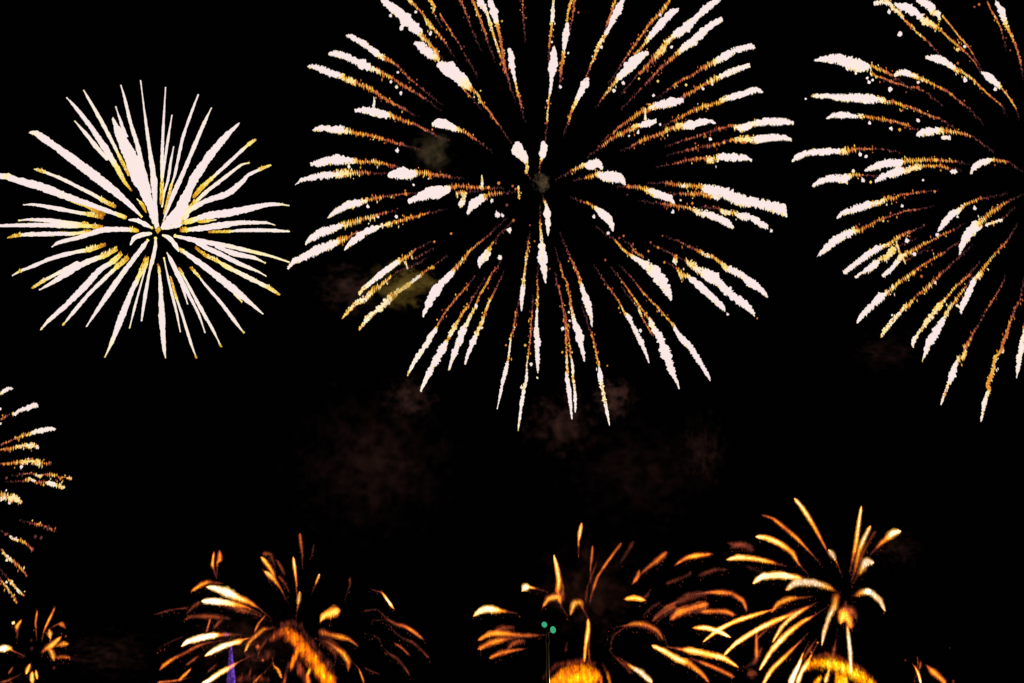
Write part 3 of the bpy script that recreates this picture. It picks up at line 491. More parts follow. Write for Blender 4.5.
'D': ('''
12.9,388.5,2.3,9 8.8,388.5,4.1,9 3.5,391.4,4.7,8.6 0,393.8,4.1,7.6 -7,397.3,2.9,4
37.5,405.5,4.1,9 34,404.9,5.3,9 28.1,407.8,6.4,9 23.4,409,5.3,9 18.8,410.7,4.1,9 14.6,414.3,4.1,9 11.1,413.7,2.1,2 5.3,416.6,2.6,3.5 0,419.5,2.1,2.5
55.7,429.1,1.8,8.6 51.6,428.9,4.7,8.7 45.1,429.8,5.3,8.7 36.3,431.3,5.3,8.5 29.3,433.6,3.8,6 19.9,436.5,3.3,5 11.7,440,2.3,3.5 0,444.7,2.1,2
38.1,447.4,3.3,8.7 35.2,445.3,3.8,6 31.1,445.9,6.4,8.6 25.2,444.7,4.1,5.5 19.3,446.5,3.8,8 14.6,447.1,3.8,6 8.2,448.2,3.8,5.5 0,450,1.9,3.5
51,463.5,3.5,3.5 44.5,462.9,2.8,3.5 39.8,462.3,5.9,7 31.6,461.1,5.3,7 24.6,461.7,4.5,7 17.6,462.3,4.1,5 10.5,462.9,2.9,4.5 2.3,464.1,2.3,3
71.3,478.8,2.3,7 63.9,477.2,1.6,3.5 60.4,478.1,3.5,6 55.7,474.6,3.3,4.5 48.6,474,4.1,6 44.5,474.6,1.8,3 39.8,476.4,3,8 32.8,473.4,1.9,2.5 23.4,474,2.1,3
64.2,487.5,3.8,7.5 58,485.7,4.9,6 52.2,484,5.3,8.6 43.9,481.6,3.5,4.5 36.9,482.2,2.8,5 31.1,478.7,3.5,8 25.8,480.5,2.8,3.5
21.7,501.6,3.3,7.5 15.2,499.2,9.4,7.5 8.2,496.9,7.6,6.7 2.3,494.5,8.2,6 -3.5,493.4,4.7,6
51.6,529.1,2.9,3 42.8,525,2.1,2 34.6,524.1,3.8,4.5
55.1,531.4,1.2,1.5 50.4,529.1,3.3,3
32.8,549,3.3,3.5 27.5,544.3,3.3,3.5 20.5,540.2,3.5,5 14.6,539.1,3,7.5 10.2,536.4,3.3,8.6
26.4,575.6,2.3,5 24,571.3,2.1,2 18.8,566,4.5,5 12.9,560.7,3.5,6 7,556.6,3.8,8 1.8,550.2,2.8,3.5
24,595.3,2.1,2.5 18.2,590.6,3.5,7.5 13.5,584.8,2.8,7 8.8,579.5,2.6,6
16.4,602.3,2.8,4 11.1,593,3.3,4.5 5.3,585.4,2.6,6 1.2,580.1,2.3,4
''', '''21.3,466.6,2,9 6.4,478.1,1.6,2 43.4,485.2,1.1,6 9.4,502.7,2,8.7 2.3,498.6,2.3,8.7 6.4,582.1,1.4,8 6.7,560.2,1.6,8 35.2,536.7,2.1,1.5 41,537.9,2.1,1.5 0,409,1.6,9 0.6,423.6,1.4,9'''),
'E': ('''
37.3,610.6,2.1,4 35.5,622.9,2.3,4.5
55.1,606.5,1.6,2 52.7,612.4,2.6,4.5 48,621.8,2.6,5.3 43.9,631.1,1.9,4
65.6,628.2,2.3,4 61.5,624.1,5.9,4.5 58,624.1,2.3,3.5
49.2,629.4,2.3,6 49.8,633.5,4.5,7 50.4,638.2,1.6,6
61.5,636.4,2.3,4.5 56.3,641.1,4.7,6.3 50.4,646.4,6.4,5.5 45.1,649.3,4.7,4 41,653.4,3.5,3
53.9,660.4,3.3,6 52.7,654.6,4.5,7 49.2,648.7,4.7,5.5
68,644,4.1,6 63.3,644,5.3,6.5 58.6,645.2,3.5,5
69.7,660.4,2.1,3.5 69.1,657.5,2.9,4 62.1,656.9,4.5,4.5 55.7,657.5,4.1,4
21.7,619.4,2.3,4.5 17,626.4,3.8,6.5
14.3,621.8,4.1,8.6 12.3,624.1,3.8,8.6
-2.3,649.3,5.3,9 5.9,648.1,6.4,8.6 10.5,648.7,4.1,6 12.3,650.5,2.1,4.5
29.9,663.9,2.8,6.5 28.1,668.6,4.1,7 26,673.9,2.8,6.5
32.2,671.6,2.9,6 31.9,678,4.1,6.7 32.8,683.9,3.5,6
35.7,669.8,2.6,5.5 37.3,679.2,2.8,6
12.9,666.9,2.9,4 8.4,673.9,2.6,3.7
0,682.7,4.7,3 7,680.9,3.5,3
''', '''65.6,636.4,1.6,3 53.9,668,2.3,2 31.1,640.5,2.1,1.7 31.6,648.7,2.9,1.5'''),
'F': ('''
190.9,591.6,2.4,4 201.6,584.5,5.3,5.5 208.8,582.1,4.8,4
206.4,586.9,2.9,8 213.6,588.1,5.3,8.6 225.5,591.6,8.4,9 237.5,597.6,6.7,7.6 249.4,602.4,4.8,5 259,608.4,2.4,3
201.6,601.2,3.6,9 213.6,601.2,6.7,9 225.5,602.4,5.7,8.2 237.5,604.8,5.3,5.5 247,607.2,3.3,3.5
181.6,646.4,1.8,8.6 187.5,641.7,4.7,8.7 199.2,638.2,6.4,9 210.9,635.8,5.9,8.7 220.3,634.9,4.7,4.5 227.3,634.4,4.5,3
159.4,670.4,1.8,4.5 164.1,665.1,4.1,5 173.4,658.7,4.1,4 185.2,652.8,4.1,3.5 196.9,646.4,4.1,3.5 207.4,642.8,3.5,3
204.5,656.3,2.1,6 213.3,651,5.3,8.7 222.7,646.4,5.3,9 232,643.4,4.9,8.5 239.1,641.7,5.9,6.7 243.8,639.3,2.3,4.5
210.4,618.2,2.1,4 206.3,632.9,2.8,4
201.6,685,4.7,8.7 210.9,679.2,4.7,8.7 220.3,672.7,4.9,8 229.7,667.5,4.9,5.5 239.1,661.6,2.1,3
244.9,651.6,2.1,6.5 249.6,641.7,4.1,5.5 257.8,634.1,5.3,5.2 263.7,629.4,4.7,4.5
265.4,615.3,2.1,3.5 259,622.9,2.9,4 254.3,632.3,2.3,3.5
191,668.6,1.8,4 185.2,674.5,3.5,5.5 178.1,680.9,3.8,5
157,682.7,3.5,3.5 173.4,680.9,2.9,4
154.7,614.7,2.9,2.2 164.1,611.8,3.3,2.2 173.4,609.4,2.9,2.2 188.7,607.7,2.3,2
219.6,549.9,2.9,4.5 219.6,559.4,5.7,4.5 217.2,563,2.9,4
214.1,551,1.9,3.5 212.4,564.2,3.3,5.5
261.3,557,3.3,6.5 267.3,564.2,4.3,6.5 272.1,571.3,3.8,5
264.9,571.3,3.6,7 272.1,577.3,4.8,5.7 280.4,588.1,2.4,4
262.5,553.4,5.7,3 270.9,554.6,5.3,2.7 273.3,563,3.3,2.5
299.8,533.1,3.3,3.5 301,543.9,4.3,4 302.2,553.4,2.4,3
293.2,557,2.4,7.6 294.6,567.7,3.3,6.5 296.3,582.1,2.4,4.5
299.8,591.6,3.3,5.5 298.6,600,4.3,7 297.9,605.5,1.9,5
314.2,543.9,2.4,2.5 311.1,558.2,1.9,2
319.4,574.4,3.3,8.6 317.3,579.7,2.4,6
350,577.3,2.9,3 350,584.9,2.9,3
320.2,621.8,1.6,5.5 323.8,615.9,7,6.5 332,612.4,10,6.7 340.2,610,8.2,5
358.1,646.4,1.8,3.5 349.9,639.9,4.1,4.5 340.5,637,5.9,5.5 332.3,635.2,5.3,5 329.6,634.6,5.9,4.5 319.1,631.1,8.2,2.5
348.2,670.4,2.3,4.5 348.2,661.6,5.9,5 342.9,653.4,5.9,5.6 335.9,648.1,4.7,4.5 328.4,642.8,4.7,3
393.9,608.9,1.6,5.5 390.4,604.2,2.9,8 382.2,592.8,1.9,5
423.8,639.9,2.3,3.5 414.4,632.3,4.1,4.5 405,626.4,4.7,4 394.5,623.5,4.1,3.2 386.3,618.2,2.6,1.8 376.9,609.4,2.9,1.8 362.8,611.2,2.9,1.5
410.3,656.3,2.3,2.5 402.7,648.7,3.3,3.5 394.5,642.8,2.3,2.5
380.4,674.5,1.9,2 371,671,2.6,2 362.8,666.3,2.3,1.5
364,682.7,2.6,5.5 361.1,674.5,2.3,5 358.7,668.6,1.4,3.5
281.6,678,2.9,6 278,669.8,3.5,5.5 273.4,665.1,2.1,4
253.4,682.7,2.9,5 258.1,678,2.3,5
251.1,667.5,2.3,2.7 248.8,678,3.5,2.7
242.9,672.1,2.9,2.7 240.5,681.5,2.9,2.7
''', '''257.5,646.9,3.5,3.7 262.8,660.4,2.1,3.5'''),
'G': ('''
473.3,616.4,2,6 480.4,610.8,6.1,8.2 488,608.8,7.1,8.7 496.9,610.1,6.1,7 501.9,610.8,4.1,5
522.2,591.1,2.5,8 525.5,587.3,7.1,9 530.6,587.3,3,7
553.9,555.1,2,7 556.4,565.7,4.1,7.6 558.9,580.9,4.6,6.5 557.7,591.1,5.6,4.5
542.5,607.5,2,4 548.8,598.7,5.6,6 558.9,597.4,7.1,5.5 560.7,605,2.5,3
570.3,615.1,2.5,5 574.1,603.7,6.3,6.5 580.5,602.5,5.6,6 583,608.8,3,4
581.7,523.2,2.5,7.6 580,531.5,4.1,7.3 578.5,541.7,2.5,4.5
592.6,545.5,2.5,4 591.9,555.6,3.5,4.5 590.6,567,2.5,3
621.5,542.9,3.5,4 610.1,558.1,3.5,4.5 601.3,570.8,3.5,4 596.9,578.4,4.1,4.5 591.9,593.6,3.5,2.5 589.3,606.3,2,1.8
588.1,618.9,2.5,6 588.1,629.1,4.1,7 585.5,646.8,3.5,6.5 584.3,662,2.5,5
477.9,640.5,3,5 490.5,633.6,6.1,5.5 505.7,633.6,6.1,5 520.9,635.4,5.6,4 533.6,635.4,4.1,3
477.9,649.3,3.5,5 490.5,643,7.1,5 505.7,639.2,5.1,4
489.3,658.2,3,5 500.7,653.1,6.1,5 515.9,649.9,3.5,3.5 526,648.8,2,2
565.3,651.9,3.5,2.5 567.1,641.7,2.5,2
624.1,599.2,3,4.5 634.2,597.9,6.1,7 645.6,600.4,3,5.5
632.9,583.5,3,4 638,575.9,5.6,4.7 639.3,569.5,3,4
667.1,551.8,4.6,4 657,560.7,6.1,4.3 645.6,569.5,4.1,4
674.7,565.2,2,3.5 686.1,558.1,4.6,4.8 696.3,555.6,5.1,5.5 705.1,554.8,4.6,5 712.7,553.6,3,3
663.3,640.5,2,3.5 657,630.3,4.6,4.3 645.6,624.5,6.1,5 635.5,623.5,5.1,4.8 626.6,625.3,3,3.5
626.6,626.5,2,1.8 612.7,636.7,2,1.8 610.1,651.9,2,1.5
669.7,620.2,4.1,4 678.5,612.6,8.9,4.7 693.7,607.5,8.9,4.5 708.9,603.7,7.1,4
651.9,621.5,3,2.5 663.3,612.6,5.1,3 676,605,6.1,3
735.5,615.1,3,4 724.1,611.3,6.1,4.5 706.4,611.3,5.1,4.3
746.9,611.3,3,4.3 743.1,601.2,5.1,4.3 731.7,593.6,6.1,4.3 719.1,592.3,5.6,4.5 708.9,592.3,3.5,4
651.9,645.5,3.5,7 663.3,650.6,5.6,7.4 678.5,659.5,6.1,7.4 688.7,663.3,7.1,5 701.3,673.4,4.6,5 708.9,682.3,3.5,4.5
738.1,667.1,2.5,6 724.1,658.2,5.6,7 708.9,654.4,6.1,7 691.2,650.6,6.1,7 681.1,649.3,3.5,4.5
651.9,682.3,4.6,8.7 640.5,672.1,5.6,8.7 631.7,667.1,3.5,6
734.3,677.2,4.6,4.5 719.1,669.6,5.1,4.3 703.9,663.3,4.1,4
746.9,674.7,12.7,2.2 757.1,672.1,7.6,2.5
676,602.5,7.6,2.2 688.7,597.4,8.6,2.4 701.3,594.9,7.6,2.3 708.9,592.3,3.5,2
653.2,618.9,4.1,2.6 665.9,607.5,5.1,3 678.5,601.2,4.1,2.8
762.1,646.8,5.1,2.6 754.5,662,6.1,2.6
726.7,542.9,4.1,2.2 741.9,545.5,7.6,2.3 754.5,550.5,7.6,2.2
''', ''''''),
'H': ('''
730.5,637.4,2,7 719.1,631.6,4.6,8 706.4,627.8,5.1,7.3 692.5,627.8,2.5,5
703,642,1.8,6 717.8,630.1,4.2,7.3 735.7,621.2,4.5,7 753.5,615.3,4.2,6.5 768.4,610.8,2.4,4
723.8,655.4,2.4,7 735.7,643.5,4.2,7.5 756.5,630.1,4.8,7.5 774.3,621.2,4.8,6.7 789.2,615.3,3.6,4.5
759.5,670.2,2.4,7 771.3,650.9,4.8,7.5 786.2,634.6,5.4,7 801.1,622.7,4.2,5.7 814.4,615.3,2.4,3
772.8,642,2.4,7 781.7,627.1,4.2,7.5 792.2,616.7,4.5,7 804,609.3,3.6,5
771.3,612.3,2.4,5 778.8,603.4,5.4,5.7 789.2,598.9,5.4,5.7 798.1,598,3.6,4
760.9,688.1,2.4,7 771.3,670.2,4.2,7 786.2,655.4,4.2,5.5 798.1,643.5,2.4,3.5
752.9,583.4,2.4,8 762.4,576.6,6.5,8.2 780.3,575.1,7.1,8.2 796.6,577.5,5.4,6.7
786.2,590,3,8 796.6,582.6,7.1,8.4 813,582.6,7.1,8.4 827.8,587,5.9,6.7 833.2,590,3.6,4.5
726.8,559.7,2.4,6.5 738.6,557.3,5.9,7.5 753.5,558.5,5.4,7 769.9,561.7,4.2,5
755.9,536.5,3,8 766.9,538,5.9,7 780.3,543.9,5.9,6.5 792.2,552.8,5.4,5.5 798.1,563.2,3,4
761.5,514.8,3,3.5 772.8,518.6,3.6,4 786.2,529,4.8,5 798.1,539.5,4.2,5 810,552.2,2.4,4
794.5,498.4,3.6,8 802.6,508.2,4.5,7.3 813,524.6,4.2,6 823.4,543.9,3,4.5
828.7,549.9,3.6,9 832.3,554.3,5.4,8.6 835.9,560.9,2.4,5
861.4,506.2,2.4,7.6 859,521.6,3.6,7.2 856.1,542.4,4.2,6.5 853.1,557.3,3.6,4
870.3,526.1,3.6,8 863.5,539.5,4.5,7.5 859,551.3,4.8,6 855.2,569.2,4.2,4
900.7,531.1,4.2,9 893.2,532.9,7.1,8.7 887.3,538,5.9,5.5 880.4,543.9,4.2,4.5
873.3,562.6,4.8,9 866.5,561.7,7.7,9 862,569.2,5.9,7
884.9,610.8,2.4,8 879.8,600.4,5.9,8.6 869.4,591.5,5.9,8.7 862,592.4,5.9,6 856.1,595.3,4.2,4
821.9,645,1.8,7.6 824.3,631.6,4.2,8.2 829.3,616.7,4.5,8 834.4,606.3,6.5,6 836.1,597.4,7.4,5
851,673.2,3,9 850.1,652.4,4.2,9 848,631.6,3.6,7.6
841.2,622.7,5.4,6 844.2,613.8,10.4,5.8 848.6,619.7,8.3,5.8 851,628.6,4.2,4
840.3,623.5,4.1,6.5 842.7,612.4,9.4,5.5 845,607.7,7,3.5
852,629.4,2.1,3.5 850.3,620.6,3.3,4.5 847.3,612.4,5.3,5
846.8,620.6,4.1,7 846.2,614.7,3.5,6.5
756.5,628.6,3,3.5 756.5,658.4,4.8,4.3
789.9,685,5.9,8.7 794.6,673.3,4.9,8.7 799.3,663.9,3.8,8 801.6,656.9,1.8,6.5
797,683.9,4.7,8 801.6,672.1,3.8,8 807.5,662.8,5.3,6.7 809.8,658.1,2.3,6
825.1,682.7,4.1,7.6 827.4,675.7,4.1,7 828.6,672.1,2.3,6.5
729.7,548.4,5.9,2.2 741.6,543.9,7.1,2.4 753.5,546.9,5.9,2.2
''', '''817.5,642.8,1.6,4.5 811,652.2,1.6,4'''),
'I': ('''
921,683.9,2.3,8.6 918.6,674.5,2.6,6.7 915.1,666.9,1.9,4.7 912.2,663.9,1.2,3
946.2,683.9,4.1,5 940.3,678,5.9,5 933.3,672.1,7,5 928.6,667.5,4.1,4 925.1,663.9,2.3,2
920.4,661,2.8,3.5 920.2,666.3,2.8,4
917.5,656.9,1.6,3 918,663.9,1.6,3
''', '''905.2,660.4,1.6,2.2 953.2,681.5,2.1,2.5 949.7,648.1,0.9,2'''),
'FC': ('''
549.3,683.9,9.4,5.5 556.3,679.2,12.9,5.9 564.5,673.3,15.2,5.6 572.7,671,17.6,5.8 580.9,671,17.6,5.9 589.1,672.1,17.6,6.2 596.2,674.5,14.1,5.7 600.9,679.2,10.5,5.3 600.9,686.2,7,5
554,685,12.9,6 572.7,682.7,19.9,5.9 590.3,682.7,19.9,6.2
558.7,680.3,11.7,5.8 572.7,678,12.9,6.2 585.6,678,14.1,6.4 596.2,680.3,12.9,6
543.4,678,7,2.5 555.2,666.3,7,2.8 566.9,662.8,5.9,3.3 585.6,660.4,5.9,3.3 595,663.9,5.9,3.3
610.2,683.9,2.8,6 607.9,675.7,2.6,5.5 605,668.6,1.6,4 602.6,664.5,1.2,2.5
''', ''''''),
'FR': ('''
805.2,667.5,5.9,5.8 814.5,662.8,10.5,6.1 823.9,662.8,12.9,6.4 833.3,663.9,14.1,7 845,668.6,12.9,7.1 856.7,674.5,16.4,6.7 867.3,680.3,15.2,6 875.5,686.2,10.5,5.4
814.5,683.9,7,6.2 820.4,678,5.9,6.6
835.6,678,14.1,6 847.3,683.9,17.6,6.8
801.6,668.6,2.3,3.5 809.8,659.3,3.5,3.2 821.6,654.6,4.7,3 835.6,655.7,4.7,3.4 845,660.4,3.5,3 863.8,669.8,4.7,3
''', ''''''),
'FL': ('''
335.5,686.2,15.2,4.8 323.8,674.5,17.6,5.5 312,658.1,17.6,5 300.3,645.2,17.6,5 290.9,634.6,12.9,5 280.4,632.3,9.4,3.3 269.8,639.3,5.9,2.8
290.9,667.5,4.7,4.5 293.3,659.3,9.4,5 298,649.9,8.2,5
280.4,625.3,5.9,2.5 290.9,622.9,5.9,2.5 302.7,626.4,7,2.3
309.7,669.8,2.3,7 307.3,675.7,3.3,5.2 309.7,683.9,5.9,5
322.6,673.3,4.7,6.2 323.8,678,5.9,6.3
265.2,652.2,8.2,1.9 274.5,653.4,7,1.7
298,673.3,4.7,3 300.3,663.9,7,2.5
333.1,668.6,10.5,2 319.1,654.6,10.5,2.2 312,641.7,7,2.2 302.7,632.3,5.9,2
295.6,661.6,10.5,2.6 302.7,673.3,12.9,3 309.7,683.9,12.9,3.2
283.9,683.9,7,3.2 286.3,673.3,5.9,2.6 288.6,663.9,4.7,2.4
245.2,654.6,7,1.7 258.1,658.1,8.2,2 269.8,654.6,7,2.2
237,679.2,5.9,2.6 253.4,678,7,2.4 268.7,680.3,5.9,2.4
''', ''''''),
}

def parse(line):
    return [tuple(float(v) for v in t.split(',')) for t in line.split()]

def resample(P, step):
    """Catmull-Rom through the nodes; returns (x, y, w, c, s) with s = 0 at the tip, 1 at the inner end"""
    if len(P) == 1:
        return [P[0] + (0.0,)]
    out = []
    for k in range(len(P) - 1):
        p0, p1, p2, p3 = P[max(k - 1, 0)], P[k], P[k + 1], P[min(k + 2, len(P) - 1)]
        d = math.hypot(p2[0] - p1[0], p2[1] - p1[1])
        n = max(1, int(round(d / step)))
        for j in range(n):
            t = j / n
            q = []
            for c in (0, 1):
                a, b, e, f = p0[c], p1[c], p2[c], p3[c]
                q.append(0.5 * (2 * b + (e - a) * t + (2 * a - 5 * b + 4 * e - f) * t * t + (-a + 3 * b - 3 * e + f) * t ** 3))
            # keep the spline near the chord when nodes are uneven
            lx, ly = p1[0] + (p2[0] - p1[0]) * t, p1[1] + (p2[1] - p1[1]) * t
            q = [0.5 * q[0] + 0.5 * lx, 0.5 * q[1] + 0.5 * ly]
            tc = t
            if d > 6:                      # a star lights up at once and dies late
                tc = min(1.0, t * 2.6) if p2[3] > p1[3] else max(0.0, (t - 0.45) / 0.55)
            out.append((q[0], q[1], p1[2] + (p2[2] - p1[2]) * t, p1[3] + (p2[3] - p1[3]) * tc))
    out.append(P[-1])
    L = [0.0]
    for a, b in zip(out, out[1:]):
        L.append(L[-1] + math.hypot(b[0] - a[0], b[1] - a[1]))
    T = L[-1] or 1.0
    return [o + (l / T,) for o, l in zip(out, L)]

def gas(m, pos, px, S, idx):
    """a soft streak: cool outer gas, body, hot core, and the drops that fall through it"""
    f1, f2 = rnd.uniform(0.2, 0.5), rnd.uniform(0, 6)
    hv = [S[i][3] + 0.35 * math.sin(i * f1 + f2) + rnd.uniform(-0.25, 0.25) for i in idx]
    P = [pos[i] for i in idx]
    m.tube(P, [max(0.7, S[i][2] * 0.68) * px[i] for i in idx], [h - 2.2 for h in hv], 0.1, 10, 0.12)
    m.tube(P, [max(0.5, S[i][2] * 0.50) * px[i] for i in idx], [h - 0.6 for h in hv], 0.12, 10, 0.14)
    m.tube(P, [max(0.3, S[i][2] * (0.28 if S[i][3] < 8.2 else 0.42)) * px[i] for i in idx], [h + 0.3 for h in hv], 0.15, 8, 0.2)
    for k, i in enumerate(idx):
        w, pxi = S[i][2], px[i]
        if rnd.random() < 0.8:
            off = UP * w * pxi * rnd.uniform(-0.45, 0.25) + Vector((rnd.uniform(-0.6, 0.6) * pxi, rnd.uniform(-.3, .3) * w * pxi, 0))
            m.sliver(pos[i] + off, UP, rnd.uniform(0.5, 1.1) * max(w, 1.6) * pxi, pxi * rnd.uniform(0.9, 1.8),
                     hv[k] + rnd.choice((-2.0, -1.0, -0.3, 0.4)), 0.8)
        if rnd.random() < 0.45:        # burnt-out drops falling under the streak
            off = UP * (w * 0.5 + 1) * pxi * rnd.uniform(-2.4, 0.8) + Vector((rnd.uniform(-1.5, 1.5) * pxi, 0, 0))
            m.sliver(pos[i] + off, UP, rnd.uniform(1.5, 3.6) * pxi, pxi * rnd.uniform(0.9, 1.6), rnd.uniform(2.0, 3.6), 0.8)

def star(root, centre, line, mat, D, R, style):
    """one star trail: white-hot head, and its cooling ember tail as a child of the head"""
    cx, cy = centre
    P = parse(line)
    if style == 'smooth':      # its streaks stay pale yellow where they cool
        P = [(a, b, w, c + 0.9 if c < 6.5 and k else c + 2.6 if c < 6.5 else c) for k, (a, b, w, c) in enumerate(P)]
    S = resample(P, 1.1 if style == 'ragged' else 1.6)
    rt = math.hypot(P[0][0] - cx, P[0][1] - cy)
    if style == 'soft' and len(P) > 1 and P[-1][3] > 2.5:
        # the streak goes on dimly behind, towards where it came from
        (ax_, ay_, _, _), (bx_, by_, bw, bc) = P[-2], P[-1]
        ll = math.hypot(bx_ - ax_, by_ - ay_) or 1.0
        e = min(10.0, 0.35 * math.hypot(bx_ - cx, by_ - cy))
        if e > 3:
            hx, hy = (bx_ - ax_) / ll, (by_ - ay_) / ll
            gx, gy = cx - bx_, cy - by_
            gl = math.hypot(gx, gy) or 1.0
            if hx * gx + hy * gy > 0:
                hx, hy = hx + 0.8 * gx / gl, hy + 0.8 * gy / gl
                P = P + [(bx_ + hx * e * 0.35, by_ + hy * e * 0.35, bw * 0.9, min(2.6, bc * 0.6)), (bx_ + hx * e, by_ + hy * e, bw * 0.5, 0.8)]
                S = resample(P, 1.6)
    ri = math.hypot(P[-1][0] - cx, P[-1][1] - cy)
    Rs = R * rnd.uniform(0.82, 1.0)
    z = math.sqrt(max(0.0, Rs * Rs - rt * rt)) * rnd.choice((-1, 1))
    fr = max(0.15, min(0.92, ri / max(rt, 1.0)))
    z *= D / F
    def dep(s):
        return D + z * (1 - s * (1 - fr))
    if style == 'soft':
        ll = max(3.0, sum(math.hypot(a[0] - b[0], a[1] - b[1]) for a, b in zip(S, S[1:])))
        S = [(q[0], q[1], q[2] * min(1.0, 0.35 + min(q[4], 1 - q[4]) * ll / 3.2), q[3] - max(0.0, 1.0 - min(q[4], 1 - q[4]) * ll / 3.0) * 0.8, q[4]) for q in S]
    cut = {'soft': 0.3, 'smooth': 1.55}.get(style, 1.0)
    S = [(q[0], q[1], max(0.35 * q[2], q[2] - (cut if q[3] > 7 else 0.1)), q[3], q[4]) for q in S]
    pos = [at(s[0], s[1], dep(s[4])) for s in S]
    px = [dep(s[4]) / F for s in S]
    head, tail = MB(root.location), MB(root.location)
    runs, cur = [], []
    hot = [s[3] >= 7.0 for s in S]
    if not any(hot):
        hot = [False] * len(S)
    k = 0
    while k < len(S):
        j = k
        while j + 1 < len(S) and hot[j + 1] == hot[k]:
            j += 1
        runs.append((k, min(j + 1, len(S) - 1), hot[k]))
        k = j + 1
    heads, tails = [], []
    if style == 'soft':
        runs = [(0, len(S) - 1, any(hot))]
    for a, b, is_hot in runs:
        head, tail = MB(root.location), MB(root.location)
        (heads if is_hot else tails).append(head if is_hot else tail)
        idx = list(range(a, b + 1))
        if len(idx) < 2:
            continue
        if is_hot:
            if style == 'ragged':
                head.tube([pos[i] for i in idx], [S[i][2] * 0.5 * px[i] * (0.82 if S[i][3] > 8.4 else rnd.uniform(0.35, 0.9)) for i in idx], [S[i][3] for i in idx], 0.2, 9, 0.3)
                for i in idx:          # drops leaving the head
                    w, pxi = S[i][2], px[i]
                    for side in (-1, 1):
                        if w < 1.8 or rnd.random() < (0.3 if side < 0 else 0.6):
                            continue
                        l = rnd.uniform(1.8, 2.0 + (0.5 if side < 0 else 0.3) * w) * pxi
                        off = UP * side * (w * 0.5 * rnd.uniform(0.75, 1.0)) * pxi
                        off += Vector((rnd.uniform(-0.5, 0.5) * pxi, 0, 0))
                        ax = UP + Vector((rnd.uniform(-0.35, 0.15), rnd.uniform(-0.2, 0.2), 0))
                        head.sliver(pos[i] + off, ax, l, pxi * rnd.uniform(1.1, 2.1), S[i][3] - (rnd.choice((0, 0, 0, 0.5, 1.2, 2.4)) if S[i][3] > 8.4 else rnd.choice((-1, -0.5, 0.5, 1.5, 2.5, 3.2))))
                    if S[i][3] < 8.4 and rnd.random() < 0.5:
                        head.sliver(pos[i] + Vector((rnd.uniform(-.5, .5) * pxi, -w * 0.5 * pxi, rnd.uniform(-.4, .4) * w * pxi)), UP,
                                    rnd.uniform(1.5, 3.5) * pxi, pxi * rnd.uniform(1.0, 1.8), rnd.choice((4.5, 5.5, 6, 6.5, 8.8)))
            else:
                if style == 'soft':
                    gas(head, pos, px, S, idx)
                    continue
                head.tube([pos[i] for i in idx], [max(0.6, S[i][2] * 0.5) * px[i] for i in idx], [S[i][3] for i in idx], 0.1, 8, 0.12)
                for i in idx:
                    if rnd.random() < 0.3:
                        w, pxi = S[i][2], px[i]
                        head.sliver(pos[i] + UP * rnd.choice((-1, 1)) * w * 0.45 * pxi, UP, rnd.uniform(1, 2.6) * pxi, rnd.uniform(1, 1.8) * pxi,
                                    S[i][3] - rnd.choice((0, 0, 1.5, 3)))
        else:
            steep = abs(S[b][1] - S[a][1]) > 2.2 * abs(S[b][0] - S[a][0])
            if style == 'ragged':
                tail.tube([pos[i] for i in idx], [max(0.35, S[i][2] * (0.27 if steep else 0.12)) * px[i] for i in idx],
                          [S[i][3] - (0.8 if steep else 1.9) for i in idx], 0.5, 5)
                skip = 0.0
                for i in idx:
                    w, pxi = S[i][2], px[i]
                    skip -= 1.1
                    if skip > 0:
                        continue
                    skip = rnd.uniform(0.7, 2.1)            # one falling drop after another, with gaps
                    c = S[i][3] + rnd.choice((-1.2, -0.6, 0.0, 0.4, 0.8, 1.2, 1.6))
                    if c < 1.2:
                        continue
                    if steep:
                        l = rnd.uniform(1.8, 4.2) * pxi
                        off = Vector((rnd.uniform(-1, 1) * w * 0.42 * pxi, 0, rnd.uniform(-1, 1) * pxi))
                    else:
                        l = max(2.0, w * rnd.uniform(0.95, 1.75)) * pxi
                        off = UP * w * pxi * rnd.uniform(-0.3, 0.12)
                    ax = UP + Vector((rnd.uniform(-0.3, 0.1), rnd.uniform(-0.2, 0.2), 0))
                    tail.sliver(pos[i] + off, ax, l, pxi * rnd.uniform(1.2, 2.2), c, 0.85)
                    if rnd.random() < 0.36:                # a stray drop, fallen further or hotter
                        tail.sliver(pos[i] + Vector((rnd.uniform(-3, 3) * pxi, 0, -(w + 0.6) * pxi * rnd.uniform(-0.9, 1.3))), UP,
                                    rnd.uniform(1.5, 4.5) * pxi, rnd.uniform(0.9, 1.6) * pxi,
                                    S[i][3] + rnd.choice((-1.5, -1, 0, 1, 2)))
            elif style == 'smooth':
                tail.tube([pos[i] for i in idx], [max(0.5, S[i][2] * 0.46) * px[i] for i in idx],
                          [S[i][3] - 0.3 for i in idx], 0.16, 7)
                for i in idx:
                    w, pxi = S[i][2], px[i]
                    for q in range(3):
                        off = UP * w * 0.5 * pxi * rnd.uniform(-0.9, 0.9)
                        off += Vector((rnd.uniform(-0.6, 0.6) * pxi, -0.4 * w * pxi, 0))
                        tail.sliver(pos[i] + off, UP + Vector((rnd.uniform(-.2, .2), 0, 0)), rnd.uniform(0.5, 1.0) * max(w, 2) * pxi,
                                    pxi * rnd.uniform(0.8, 1.7), S[i][3] + rnd.choice((-3, -2, -1, 0.3, 0.8, 1.6)))
            else:                      # soft: the low comets
                gas(tail, pos, px, S, idx)
